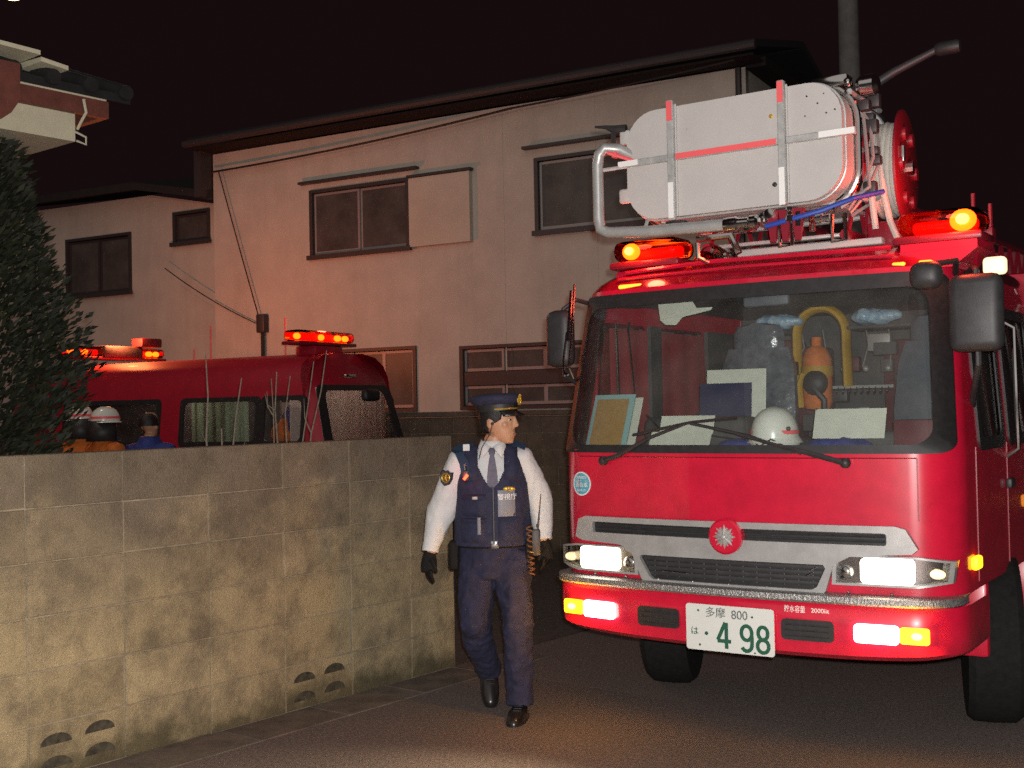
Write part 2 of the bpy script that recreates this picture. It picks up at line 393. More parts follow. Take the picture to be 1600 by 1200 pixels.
# ================================================================== SETTING
def sheet(name, x0, x1, y0, y1, z, m, n=1):
    b = MB(); b.grid(lambda u, v: (x0 + (x1 - x0) * u, y0 + (y1 - y0) * v, z), n, n)
    o = b.build(name, m, smooth=0); tag(o, kind='structure'); return o
sheet('road', -120, 120, -60, 180, 0.0, M['asphalt'], 4)
TH_W = radians(90 - 38.707)                    # the road-side wall runs this way
WA = Vector((-1.9289, 5.7277, 0)); WD = Vector((0.6253, 0.7804, 0)); WN = Vector((0.7804, -0.6253, 0))
def wp(u, n, z): return WA + WD * u + WN * n + Vector((0, 0, z))
# yard behind the wall, a slightly raised sheet of bare ground
yard = MB(); q = [wp(-9, -0.02, 0.006), wp(2.44, -0.02, 0.006), Vector((9, 19, 0.006)), Vector((-12, 32, 0.006))]
yard.add(q, [(0, 1, 2, 3)]); tag(yard.build('yard_ground', M['soil'], smooth=0), kind='structure')
# concrete gutter slabs along the foot of the wall
gut = root('gutter', 'row of flat concrete gutter slabs along the foot of the low block wall', 'gutter', WA, atan2(WD.y, WD.x))
gm = MB(); gm.rbox(0.002, 0.598, -0.33, -0.008, -0.03, 0.006, 0.002, 1); gme = None
for k in range(-6, 5):
    if gme is None:
        o = gm.build('slab', M['concrete'], gut); gme = o.data
    else:
        o = bpy.data.objects.new('slab', gme); COL.objects.link(o); o.parent = gut
    o.location = (0.6 * k, 0, random.uniform(-0.002, 0.002)); o.rotation_euler = (radians(random.uniform(-.3, .3)), 0, 0)

# ------------------------------------------------------------------ block wall beside the road
BL, BH = 0.5, 0.2475
wall = root('block_wall', 'low weathered concrete block wall along the road edge beside the walking policeman', 'wall', WA, atan2(WD.y, WD.x))
c = MB(); c.box(-2.95, 2.448, 0.0045, 0.118, 0.0, 1.478); c.build('mortar', M['mortar'], wall, smooth=0)
def block_mesh(wid):
    b = MB(); b.rbox(0.0025, wid - 0.0025, 0, 0.13, 0.0025, BH - 0.0025, 0.004, 1); return b.mesh('block')
bm_full, bm_end = block_mesh(BL), block_mesh(2.45 - 2.045)
M['opening_shade'] = mat('recess_shade', (0.05, 0.042, 0.028), 0.95, var=0.7, vscale=25)  # shade inside the openings painted as a dark backing
def fan_block():
    """openwork block with four half-moon openings"""
    holes = []
    for cx, cz in ((0.135, 0.150), (0.36, 0.160), (0.135, 0.045), (0.36, 0.055)):
        n = 12; holes.append([(cx + 0.080 * cos(pi * k / n), cz + 0.050 * sin(pi * k / n)) for k in range(n + 1)])
    me = plate(rrect(0.004, BL - 0.004, 0.004, BH - 0.003, 0.003, 1), holes, 0.045)
    me.transform(Matrix.Translation((0, 0.0225, 0))); return me
fan_me = None
for k in range(-6, 5):
    for r in range(6):
        u = 0.045 + BL * k
        if (k, r) in ((-1, 0), (2, 0)):
            if fan_me is None: fan_me = fan_block()
            o = put('openwork_block', fan_me, M['block'], wall, 0); o['label'] = 'block pierced with four half moon openings'; bb = MB(); bb.box(.02, BL - .02, .002, .0042, .02, BH - .02); bb.build('opening_back', M['opening_shade'], o, smooth=0)
        else:
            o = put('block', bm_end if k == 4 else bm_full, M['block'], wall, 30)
        o.location = (u + random.uniform(-.002, .002), random.uniform(-.003, .003), BH * r)
        o.rotation_euler = (0, 0, radians(random.uniform(-.25, .25)))

# ------------------------------------------------------------------ the house frame and the far wall
HTH = radians(-29.5); HO = Vector((-2.1166, 16.9196, 0))
HA = Vector((cos(HTH), sin(HTH), 0)); HB = Vector((-sin(HTH), cos(HTH), 0))
fw = root('block_wall', 'taller dark block wall with a flat coping in front of the two storey house', 'wall', HO - HB * 1.75, HTH)
c = MB(); c.box(-1.2, 9.0, 0.012, 0.108, 0, 1.55); c.build('mortar', M['mortar'], fw, smooth=0)
b = MB(); b.rbox(0.004, 0.396, 0, 0.12, 0.003, 0.192, 0.005, 1); me = b.mesh('block')
for k in range(-3, 22):
    for r in range(8):
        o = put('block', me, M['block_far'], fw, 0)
        o.location = (k * 0.4 + (0.2 if r % 2 else 0), random.uniform(-.003, .003), r * 0.195)
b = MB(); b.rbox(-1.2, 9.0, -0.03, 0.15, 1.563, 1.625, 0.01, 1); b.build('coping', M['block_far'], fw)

# ------------------------------------------------------------------ two storey house
hs = root('house', 'two storey cream house with a long eave behind the fire truck', 'house', HO, HTH)
X0, X1, ZE, DP = -2.82, 5.73, 5.68, 3.3
def wall_with_windows(name, x0, x1, z0, z1, wins, m, par, th=0.12, y=0.0):
    me = plate([(x0, z0), (x1, z0), (x1, z1), (x0, z1)], [[(a, c_), (b_, c_), (b_, d), (a, d)] for a, b_, c_, d in wins], th)
    me.transform(Matrix.Translation((0, y + th / 2, 0))); return put(name, me, m, par, 0)
WINS = [(-0.90, 0.83, 3.93, 4.88), (2.86, 4.55, 3.95, 4.90), (-0.75, 0.90, 1.66, 2.52), (1.65, 4.2, 1.67, 2.48)]
wall_with_windows('wall', X0, X1, 0, ZE, WINS, M['facade'], hs)
b = MB(); b.box(X1 - 0.12, X1, 0.122, DP, 0, ZE); b.box(X0, X0 + .12, 0.122, DP, 0, ZE); b.box(X0 + .122, X1 - .122, DP - .12, DP, 0, ZE)
b.build('side_wall', M['facade'], hs, smooth=0)
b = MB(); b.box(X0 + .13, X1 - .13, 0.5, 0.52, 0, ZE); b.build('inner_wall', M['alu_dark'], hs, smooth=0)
# roof: a shallow pitch, tiles joined since they lie edge-on
b = MB()
b.loft([[(X0 - .12, -0.42, ZE + 0.10), (X0 - .12, -0.42, ZE + .19), (X0 - .12, 1.65, ZE + .70), (X0 - .12, 1.65, ZE + .61)],
        [(X1 + .25, -0.42, ZE + 0.10), (X1 + .25, -0.42, ZE + .19), (X1 + .25, 1.65, ZE + .70), (X1 + .25, 1.65, ZE + .61)]])
b.loft([[(X0 - .12, 3.7, ZE + 0.10), (X0 - .12, 3.7, ZE + .19), (X0 - .12, 1.65, ZE + .71), (X0 - .12, 1.65, ZE + .60)],
        [(X1 + .25, 3.7, ZE + 0.10), (X1 + .25, 3.7, ZE + .19), (X1 + .25, 1.65, ZE + .71), (X1 + .25, 1.65, ZE + .60)]])
b.build('roof', M['roof'], hs, smooth=0)
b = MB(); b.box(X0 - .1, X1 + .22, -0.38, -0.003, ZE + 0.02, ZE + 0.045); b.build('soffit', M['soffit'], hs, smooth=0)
b = MB(); b.tube([(X0 - .14, -0.47, ZE + .09), (X1 + .28, -0.47, ZE + .11)], 0.055, 8); b.build('gutter_pipe', M['alu_dark'], hs)
b = MB(); b.tube([(X1 - .07, -0.06, ZE - .02), (X1 - .07, -0.06, 0.1)], 0.04, 8); b.build('downpipe', M['alu_dark'], hs)
b = MB(); b.box(X1 + .002, X1 + .25, 0.0, 3.2, ZE - .02, ZE + .09); b.build('verge_board', M['soffit'], hs, smooth=0)
def window(par, a, b_, z0, z1, panes=2, sill=True, light_sash=True, mid=None):
    f = MB(); t = 0.05
    f.box(a - .02, b_ + .02, -0.03, 0.10, z1 - .015, z1 + .03); f.box(a - .02, b_ + .02, -0.03, 0.10, z0 - .03, z0 + .02)
    f.box(a - .02, a + .035, -0.029, 0.10, z0 + .021, z1 - .016); f.box(b_ - .035, b_ + .02, -0.029, 0.10, z0 + .021, z1 - .016)
    if mid: f.box(a + .036, b_ - .036, -0.01, .06, mid - .09, mid + .09)
    fr = f.build('window', M['alu_dark'], par, smooth=0)
    n = panes; wdt = (b_ - a - .08) / n
    rows = [(z0 + .03, z1 - .025)] if not mid else [(z0 + .03, mid - .1), (mid + .1, z1 - .025)]
    for (ra, rb) in rows:
        for k in range(n):
            xa = a + .04 + wdt * k; y = 0.02 + 0.025 * (k % 2)
            s = MB()
            for bx in ((xa, xa + .035, ra, rb), (xa + wdt - .035, xa + wdt, ra, rb), (xa + .036, xa + wdt - .036, ra, ra + .04), (xa + .036, xa + wdt - .036, rb - .035, rb)):
                s.box(bx[0], bx[1], y, y + .022, bx[2], bx[3])
            s.build('sash', M['alu_light'] if light_sash else M['alu_dark'], fr, smooth=0)
            p = MB(); p.box(xa + .036, xa + wdt - .036, y + .008, y + .014, ra + .041, rb - .036); p.build('pane', M['pane'], fr, smooth=0)
    if sill:
        s = MB(); s.box(a - .04, b_ + .06, -0.085, -0.031, z0 - .05, z0 + .015); s.build('sill', M['alu_dark'], fr, smooth=0)
    return fr
window(hs, *WINS[0]); window(hs, *WINS[1]); window(hs, *WINS[2], panes=3, sill=False); window(hs, *WINS[3], panes=4, sill=False, mid=2.06)
# rain bars over the windows, shutter box beside the first window
for a, b_, z in ((-1.07, 1.02, 5.02), (0.86, 1.90, 4.90), (2.70, 4.7, 5.07)):
    b = MB(); b.box(a, b_, -0.10, -0.004, z - .018, z + .018); b.build('rain_bar', M['alu_dark'], hs, smooth=0)
b = MB(); b.box(0.88, 1.87, -0.075, -0.004, 3.92, 4.875); b.build('shutter_box', M['facade_trim'], hs, smooth=0)
b = MB(); b.box(4.62, 5.5, -0.075, -0.004, 3.92, 4.90); b.build('shutter_box', M['facade_trim'], hs, smooth=0)
for x in (-2.2, 2.35, 3.72):
    b = MB(); b.box(x, x + .012, -0.004, -0.001, 0, ZE - .05); b.build('wall_joint', M['facade_trim'], hs, smooth=0)
# power line along the facade and its drop to the meter (it is tied to the wall)
b = MB()
def sag(p, q, s, n=14): return [tuple(p[i] + (q[i] - p[i]) * k / n - (s * 4 * (k / n) * (1 - k / n) if i == 2 else 0) for i in range(3)) for k in range(n + 1)]
b.tube(sag((-2.75, -0.12, 5.38), (2.6, -0.15, 5.60), 0.05), 0.016, 6)
b.tube(sag((2.6, -0.15, 5.60), (5.7, -0.3, 5.70), 0.02), 0.014, 6)
b.tube(sag((-2.62, -0.1, 5.40), (-1.82, -0.08, 2.95), 0.02), 0.010, 5)
b.tube(sag((-3.78, -0.1, 3.98), (-1.85, -0.08, 2.98), 0.06), 0.009, 5)
b.tube([(-1.82, -.06, 3.1), (-1.82, -.06, 1.2)], 0.03, 6)
o = b.build('power_cable', M['cable']); o.location = HO; o.rotation_euler = (0, 0, HTH)
tag(o, 'thin black power cable strung under the eave and down the cream facade', 'cable')
b = MB(); b.rbox(-1.90, -1.74, -0.12, -0.002, 2.86, 3.14, .02); b.build('meter_box', M['alu_dark'], hs)

# lower wing on the far side
an = root('house', 'lower cream wing with a small square window, lit red by the beacons', 'house', HO, HTH)
AW = [(-6.5, -4.96, 3.72, 4.68), (-3.96, -3.20, 4.42, 4.90)]
me = plate([(-8.5, 0), (-2.825, 0), (-2.825, 4.95), (-3.14, 5.0), (-4.47, 5.27), (-8.5, 5.30)], [[(a, c_), (b_, c_), (b_, d), (a, d)] for a, b_, c_, d in AW], 0.12)
me.transform(Matrix.Translation((0, 0.36, 0))); put('wall', me, M['facade'], an, 0)
for a in AW: window(an, *a, panes=2 if a[0] < -5 else 1, sill=True, light_sash=False).location = (0, .30, 0)
b = MB()
for (xa, za), (xb, zb) in (((-8.6, 5.33), (-4.47, 5.30)), ((-4.47, 5.30), (-2.83, 4.99))):
    b.loft([[(xa, -0.12, za), (xa, -0.12, za + .12), (xa, 3.5, za + .9), (xa, 3.5, za + .78)], [(xb, -0.12, zb), (xb, -0.12, zb + .12), (xb, 3.5, zb + .9), (xb, 3.5, zb + .78)]])
b.build('roof', M['roof'], an, smooth=0)
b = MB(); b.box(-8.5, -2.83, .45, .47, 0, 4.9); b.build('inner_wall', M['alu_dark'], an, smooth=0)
b = MB(); b.box(-2.98, -2.84, -0.25, 0.05, 5.0, 5.72); b.build('gutter_end', M['alu_dark'], an, smooth=0)

# ------------------------------------------------------------------ neighbour's eave at the top left
EC = Vector((-2.93, 8.0, 3.52))                       # outer lower corner of the plaster box
en = root('house', 'neighbouring house corner with white plaster eave box and tiled roof above the dark tree', 'house', (EC.x, EC.y, 0), atan2(WD.y, WD.x))
# local x along the road wall (away from the viewer), y to its left
z = EC.z
b = MB(); b.box(-3.2, 0, 0, 1.6, z, z + .30); b.build('eave_box', M['plaster'], en, smooth=0)
b = MB(); b.box(-3.6, -0.3, 1.55, 5.5, 0, z - .002); b.build('wall', M['plaster'], en, smooth=0)
b = MB(); b.box(-3.3, 0.22, -0.06, -0.01, z + .185, z + .30); b.box(0.17, 0.22, -0.008, 2.0, z + .185, z + .30); b.build('fascia', M['brown'], en, smooth=0)
b = MB(); b.tube([(-3.3, -0.055, z + .312), (0.2, -0.055, z + .312)], .012, 6); b.build('drip_edge', M['plaster'], en)
b = MB(); b.tube([(0.02, -0.075, z + .28), (0.035, -0.08, z + .19), (0.0, -0.07, z + .12), (0.0, -0.03, z + .08)], .010, 6)
b.tube([(-.02, -.03, z + .06), (.05, -.05, z + .03), (.05, -.05, z - .02), (-.01, -.03, z)], .008, 5); b.build('gutter_hook', M['plaster'], en)
b = MB()
b.loft([[(-3.4, -0.14, z + .29), (-3.4, -.14, z + .35), (-3.4, 1.7, z + 1.0), (-3.4, 1.7, z + .94)], [(0.34, -0.14, z + .29), (0.34, -.14, z + .35), (0.34, 1.7, z + 1.0), (0.34, 1.7, z + .94)]])
b.build('roof', M['roof'], en, smooth=0)
tb = MB(); tb.tube([(0, -.17, .36), (0, .3, .53), (0, .9, .745), (0, 1.68, 1.03)], .048, 10); tme = tb.mesh('tile'); 
fb = MB(); fb.lathe([(0.0, -.02), (.05, -.02), (.055, .0), (.05, .02)], 14, (0, -.175, .355), 'Y'); fme = fb.mesh('tile_end')
for k in range(13):
    o = put('tile', tme, M['roof'], en, 40); o.location = (0.28 - k * .27, 0, z)
    p = put('tile_end', fme, M['roof'], o, 40)
b = MB()
for (xa, za), (xb, zb) in (((-.36, .43), (-.17, .41)), ((-3, .53), (-.365, .47))):
    b.loft([[(xa, -.21, z + za), (xa, -.21, z + za + .028), (xa, .05, z + za + .04), (xa, .05, z + za)], [(xb, -.21, z + zb), (xb, -.21, z + zb + .028), (xb, .05, z + zb + .04), (xb, .05, z + zb)]])
b.build('ridge_mortar', M['plaster'], en, smooth=0)
b = MB()
pts = [(-.50 - .06 * k, z + .385) for k in range(9)]
b.loft([[(x, -.20, zz - .23 - .21 * min(1, i / 4) ** .6), (x, -.20, zz), (x, -.10, zz), (x, -.10, zz - .23 - .21 * min(1, i / 4) ** .6)] for i, (x, zz) in enumerate(pts)])
b.build('barge_board', M['brown'], en)

# ------------------------------------------------------------------ street lamp: arm and lit head above the neighbour's roof
sl = root('street_lamp', 'lit street lamp on a bent arm at the top edge above the tiled roof', 'lamp', (-5.6, 10.9, 0))
b = MB(); b.tube([(0, 0, 0), (0, 0, 3), (0, 0, 5.35), (.25, 0, 5.57), (.93, 0, 5.62)], [.08, .075, .06, .035, .03], 10); b.build('pole', M['pole'], sl)
b = MB(); b.rbox(.79, 1.21, -.11, .11, 5.575, 5.68, .04); b.build('lamp_shade', M['pole'], sl)
b = MB(); b.ball((1.05, 0, 5.565), (.085, .05, .04)); b.build('bulb', emit('streetlamp_glow', (1.0, .74, .36), 1.3), sl)
light('street_lamp_light', 'POINT', (-5.6 + 1.03, 10.9, 5.40), 95, (1.0, .86, .72), .06)

# faint utility pole behind the basket
up = root('utility_pole', 'faint concrete utility pole rising into the dark behind the truck basket', 'pole', (5.55, 19.0, 0))
b = MB(); b.lathe([(.19, 0), (.15, 11)], 14); b.build('shaft', M['pole'], up)
b = MB(); b.rbox(-.9, .9, -.26, -.16, 9.6, 9.7, .01); b.build('crossarm', M['alu_dark'], up)

# ------------------------------------------------------------------ dark conifer behind the wall
tr_ = root('conifer_tree', 'dark bushy conifer behind the block wall under the tiled roof corner', 'tree', (-3.84, 7.75, 0))
b = MB(); b.tube([(0, 0, 0), (.03, .02, 1.2), (-.02, 0, 2.4), (0, .03, 3.3)], [.10, .08, .05, .02], 10)
for k in range(26):
    a = random.uniform(0, 2 * pi); zz = random.uniform(.5, 2.9); L_ = .75 * (1 - zz / 4.2)
    b.tube([(0, 0, zz), (L_ * .5 * cos(a), L_ * .5 * sin(a), zz + .10), (L_ * cos(a), L_ * sin(a), zz + .3)], [.022, .014, .005], 5)
b.build('trunk', M['bark'], tr_)
for name, mt, cnt, sd in (('crown', M['leaf'], 9000, 1), ('crown', M['leaf2'], 22000, 2)):
    rnd = random.Random(sd); b = MB()
    for _ in range(cnt):
        zz = rnd.uniform(.35, 3.85); a = rnd.uniform(0, 2 * pi)
        rm = (0.98 - .13 * max(0, zz - 1.2) - .12 * max(0, zz - 2.2)) * (1 + .22 * noise.noise(Vector((cos(a) * 1.6, sin(a) * 1.6, zz * 1.9))) + .12 * noise.noise(Vector((cos(a) * 5, sin(a) * 5, zz * 5))))
        if zz > 3.4: rm *= max(.1, (4.0 - zz) / .6)
        rm *= 1.12 if zz > 1.9 else .86 + .26 * max(0, zz - 1.5) / .4
        r = rm * rnd.uniform(.30, 1.0) ** .5
        c0 = Vector((r * cos(a), r * sin(a), zz))
        d = Vector((cos(a), sin(a), rnd.uniform(.2, 1.3))).normalized(); s = d.cross(Vector((rnd.uniform(-1, 1), rnd.uniform(-1, 1), rnd.uniform(-1, 1)))).normalized()
        l, w_ = rnd.uniform(.04, .10), rnd.uniform(.008, .018)
        b.add([c0 - s * w_ * .4, c0 + d * l * .5 - s * w_, c0 + d * l, c0 + d * l * .5 + s * w_], [(0, 1, 2, 3)])
    b.build(name, mt, tr_, smooth=0)

# ------------------------------------------------------------------ bare shrubs behind the wall
def bare_shrub(name, loc, stems, label, seed):
    rnd = random.Random(seed); r_ = root(name, label, 'shrub', loc, 0, 'bare shrubs behind the block wall')
    b = MB()
    for (dx, dz, ln, th) in stems:
        p = Vector((0, 0, 0)); pts = [p.copy()]
        n = 7
        for i in range(n):
            p = p + Vector((dx / n + rnd.uniform(-.025, .025), rnd.uniform(-.03, .03), dz / n)); pts.append(p.copy())
        b.tube(pts, [th * (1 - .8 * i / n) + .0015 for i in range(n + 1)], 6)
        for _ in range(ln):
            i = rnd.randint(3, n - 1); q = pts[i]; a = rnd.choice((-1, 1))
            e = q + Vector((a * rnd.uniform(.04, .16), rnd.uniform(-.06, .06), rnd.uniform(.10, .26)))
            b.tube([q, (q + e) / 2 + Vector((a * .02, 0, -.02)), e], [.005, .004, .0015], 5)
    b.build('stem', M['twig'], r_)
    return r_
bare_shrub('bare_shrub', (-2.12, 8.3, 0), [(.02, 1.55, 2, .020), (-.03, 2.08, 1, .013), (.28, 1.90, 2, .012)], 'bare forked shrub with pale stems in front of the van side door window', 5)
bare_shrub('bare_shrub', (-1.72, 8.6, 0), [(.05, 1.95, 2, .012), (.12, 1.92, 2, .010), (.42, 2.10, 2, .010), (.30, 2.02, 1, .009), (-.02, 1.90, 1, .008)], 'bare shrub with thin slanting twigs in front of the van rear corner', 9)
# ------------------------------------------------------------------ red high-roof van behind the wall
VO = Vector((-2.0524, 12.502, 0))
van = root('fire_van', 'red high roof fire command van with lit beacons parked behind the wall', 'van', VO, HTH)
VW, VL = 1.69, 5.38
def vsec(z):                                           # inset of the side at height z
    for (a, ia), (b_, ib) in zip(PRO, PRO[1:]):
        if a <= z <= b_: return ia + (ib - ia) * (z - a) / (b_ - a)
    return PRO[-1][1]
PRO = [(0.35, .03), (.6, 0), (1.3, .0), (1.85, .06), (2.05, .11), (2.18, .20), (2.27, .36), (2.31, .60), (2.32, .845)]
def rear_x(z): return -0.30 * max(0, z - 1.25) ** 1.3
def front_x(z): return -VL + (0.0 if z < 1.1 else .55 * (z - 1.1) ** 1.1)
ZV = [.35, .6, 1.25, 1.33, 1.80, 1.92, 2.05, 2.18, 2.27, 2.31]
XV = [-3.95, -2.36, -2.15, -2.0, -0.86, -0.80, -0.22]   # window edges along the side
def side_pt(x, z, far): 
    y = vsec(z); return (x, VW - y if far else y, z)
shell = MB()
xs = ['f', -3.95, -2.36, -2.13, -2.0, -0.86, -0.80, -0.22, 'r']
for far in (False, True):
    for i in range(len(xs) - 1):
        for j in range(len(ZV) - 1):
            z0, z1 = ZV[j], ZV[j + 1]
            if j == 3 and i in (1, 4, 6): continue
            def X(v, z): return front_x(z) + .12 if v == 'f' else (rear_x(z) - .10 if v == 'r' else v)
            shell.add([side_pt(X(xs[i], z0), z0, far), side_pt(X(xs[i + 1], z0), z0, far), side_pt(X(xs[i + 1], z1), z1, far), side_pt(X(xs[i], z1), z1, far)], [(0, 1, 2, 3)])
# roof cap
shell.add([(front_x(2.31) + .12, .60, 2.31), (rear_x(2.31) - .10, .60, 2.31), (rear_x(2.31) - .10, VW - .60, 2.31), (front_x(2.31) + .12, VW - .60, 2.31)], [(0, 1, 2, 3)])
# rear and front faces with rounded vertical edges, windows left open
YR = [0.0, .25, .845, 1.44, VW]
def endface(fx, s, zwin):
    for j in range(len(ZV) - 1):
        for i in range(5):
            z0, z1 = ZV[j], ZV[j + 1]
            def Y(k, z):
                ins = vsec(z); 
                return [ins, ins + .10, ins + .10 + (VW - 2 * ins - .20) * .5, VW - ins - .10, VW - ins][k] if k < 5 else VW - ins
            def Xx(k, z): return fx(z) + (-s * .10 if k in (0, 4) else 0)
            if i == 4: continue
            if zwin[0] <= z0 + .001 and z1 <= zwin[1] + .001 and i in (1, 2): continue
            shell.add([(Xx(i, z0), Y(i, z0), z0), (Xx(i + 1, z0), Y(i + 1, z0), z0), (Xx(i + 1, z1), Y(i + 1, z1), z1), (Xx(i, z1), Y(i, z1), z1)], [(0, 1, 2, 3)])
endface(rear_x, 1, (1.25, 1.92)); endface(lambda z: front_x(z) + 0, -1, (1.25, 2.05))
shell.add([(-VL, .1, .36), (-.1, .1, .36), (-.1, VW - .1, .36), (-VL, VW - .1, .36)], [(0, 1, 2, 3)])
shell.build('body', M['van_red'], van, smooth=50)
# side windows: glass, black rubber surround, curtain
for i, (a, b_) in enumerate(((-3.93, -2.38), (-1.98, -0.88), (-0.78, -0.24))):
    for far in (False, True):
        def sp(p, o):
            y = vsec(p[1]); return (p[0], (VW - y + o - .01) if far else (y - o + .01), p[1])
        g = MB(); g.grid(lambda u, v: sp((a + (b_ - a) * u, 1.33 + .47 * v), 0.0), 4, 3); wn = g.build('window', M['side_glass'], van)
        f = MB(); f.ring(rrect(a - .05, b_ + .05, 1.28, 1.84, .07), rrect(a + .015, b_ - .015, 1.345, 1.785, .06), sp, .02); f.build('window_frame', M['black'], wn)
cw = [(-3.9, -3.3, None), (-1.96, -1.2, 'g'), (-0.55, -.26, 'y')]
def curtain(x0, x1, y, z0, z1, m, along='x', n=40, amp=.02):
    b = MB(); b.grid(lambda u, v: ((x0 + (x1 - x0) * u), y + amp * sin(u * n) * (1 - .3 * v), z0 + (z1 - z0) * v) if along == 'x' else (y + amp * sin(u * n), x0 + (x1 - x0) * u, z0 + (z1 - z0) * v), 60, 2)
    return b.build('curtain', m, van)
curtain(-1.97, -1.12, .16, 1.2, 1.82, M['curtain_green']); curtain(-.52, -.26, .16, 1.2, 1.82, M['curtain_grey'])
# rear window with pleated grey curtain behind
def rp(p, o): return (rear_x(p[1]) + o + .004, p[0], p[1])
def tz(pts): return [(.845 + (y - .845) * (1 - .13 * (z - 1.2)), z) for y, z in pts]
g = MB(); g.grid(lambda u, v: rp((.845 + (u - .5) * 1.22 * (1 - .13 * (.67 * v)), 1.25 + .67 * v), 0), 3, 6); wn = g.build('rear_window', M['side_glass'], van)
f = MB(); f.ring(tz(rrect(.10, 1.59, 1.16, 1.95, .10)), tz(rrect(.24, 1.45, 1.20, 1.885, .10)), rp, .012); f.build('window_frame', M['black'], wn)
curtain(.2, 1.5, -.22, 1.1, 1.95, M['curtain_grey'], 'y', 70, .018)
g = MB(); g.rbox(.02, .12, .70, .98, 1.76, 1.90, .05, 3); g.build('rear_mirror', M['black'], van)
g = MB(); g.rbox(-.02, .06, .42, .60, 2.02, 2.06, .015); g.build('rear_lamp', M['chrome'], van)
g = MB(); g.grid(lambda u, v: (front_x(1.3 + .7 * v) - .002, .2 + 1.3 * u, 1.3 + .7 * v), 2, 4); g.build('front_window', M['side_glass'], van)
g = MB(); g.box(-4.6, -1.05, .62, .65, .5, 2.0); g.build('partition', M['lining'], van, smooth=0)
for x, y in ((-3.9, .02), (-.95, .02), (-3.9, VW - .2), (-.95, VW - .2)):
    t = MB(); t.lathe([(.20, 0), (.32, .0), (.335, .03), (.335, .16), (.32, .19), (.2, .19)], 24, (x, y - .005, .335), 'Y'); wh = t.build('wheel', M['tyre'], van)
    t = MB(); t.lathe([(.0, .02), (.19, .03), (.2, .1), (.2, .16), (0, .16)], 20, (x, y - .004, .335), 'Y'); t.build('rim', M['steel'], wh)
# beacons: bar over the rear, bar at the front
def light_bar(x, y0, y1, z, hots, par, rotx=False):
    b = MB(); b.rbox(x - .13, x + .13, y0, y1, z, z + .04, .015); lb = b.build('light_bar', M['dark_red'], par)
    d = MB(); d.rbox(x - .12, x + .12, y0 + .01, y1 - .01, z + .042, z + .165, .05, 3); d.build('dome', M['dome_red'], lb)
    for (yy, s) in hots:
        h = MB(); h.ball((x + .03, yy, z + .095), (.035, s, .035), 12, 8); h.build('lamp', M['beacon_hot'], lb)
    h = MB(); h.rbox(x - .06, x + .02, y0 + .05, y1 - .05, z + .06, z + .13, .02); h.build('reflector', M['beacon_red'], lb)
    return lb
b = MB(); b.rbox(-.72, -.42, .50, 1.00, 2.28, 2.40, .03); b.build('bar_stand', M['van_red'], van)
light_bar(-.55, .22, 1.26, 2.40, ((.30, .05), (.72, .045), (1.02, .06), (1.16, .05)), van)
light_bar(-4.0, .03, 1.64, 2.37, ((.15, .05), (.36, .05), (1.42, .06), (1.54, .05)), van)
b = MB(); b.rbox(-4.15, -3.85, .58, 1.22, 2.40, 2.55, .03); b.build('bar_cover', M['plastic'], van)
b = MB(); b.rbox(-3.95, -3.75, 1.1, 1.45, 2.545, 2.66, .02); b.build('loudspeaker', M['maroon'], van)
for x, y, h in ((-1.98, .5, .42), (-2.25, .5, .15), (-.85, .5, .45)):
    a = MB(); a.tube([(x, y, 2.25), (x, y, 2.28 + h)], .008, 6); a.build('antenna', M['red_tape'], van)
def vloc(x, y, z): return VO + HA * x + HB * y + Vector((0, 0, z))
light('van_beacon_light', 'POINT', vloc(-.50, .75, 2.62), 14, (1.0, .16, .08), .06)
light('van_beacon_light', 'POINT', vloc(-3.8, .8, 2.72), 175, (1.0, .22, .07), .06)
# lamps added under the van roof to light its curtains and windows
for x, y, p in ((-2.3, .40, 9.0), (-.85, .84, 5.0)):
    b = MB(); b.rbox(x - .1, x + .1, y - .1, y + .1, 2.20, 2.225, .01); b.build('added_cabin_lamp', emit('added_lamp_glow', (1.0, .86, .70), 1.5), van)
    light('van_cabin_fill', 'POINT', vloc(x, y, 2.14), p, (1.0, .84, .68), .05)
# things seen through the van windows
b = MB(); b.ball((0, 0, 0), (.17, .10, .26)); b.tube([(-.12, 0, .1), (-.2, -.02, -.2)], [.07, .05], 8); b.tube([(.12, 0, .1), (.2, -.02, -.2)], [.07, .05], 8)
me = fuse(b, .02, 4); rumple(me, .015, 9)
o = put('hanging_coat', me, M['blue_coat'], None, 60); o.location = vloc(-.52, .30, 1.55); o.rotation_euler = (0, 0, HTH)
tag(o, 'blue coat hanging inside the van by its rearmost side window', 'coat')
b = MB(); b.ball((0, 0, 0), (.15, .1, .12)); b.ball((.06, 0, .12), (.08, .07, .07)); me = fuse(b, .02, 4); rumple(me, .015, 9)
o = put('duffel_bag', me, M['orange'], None, 60); o.location = vloc(-.72, .26, 1.42); o.rotation_euler = (0, 0, HTH)
tag(o, 'orange duffel bag beside the blue coat inside the van window', 'bag')
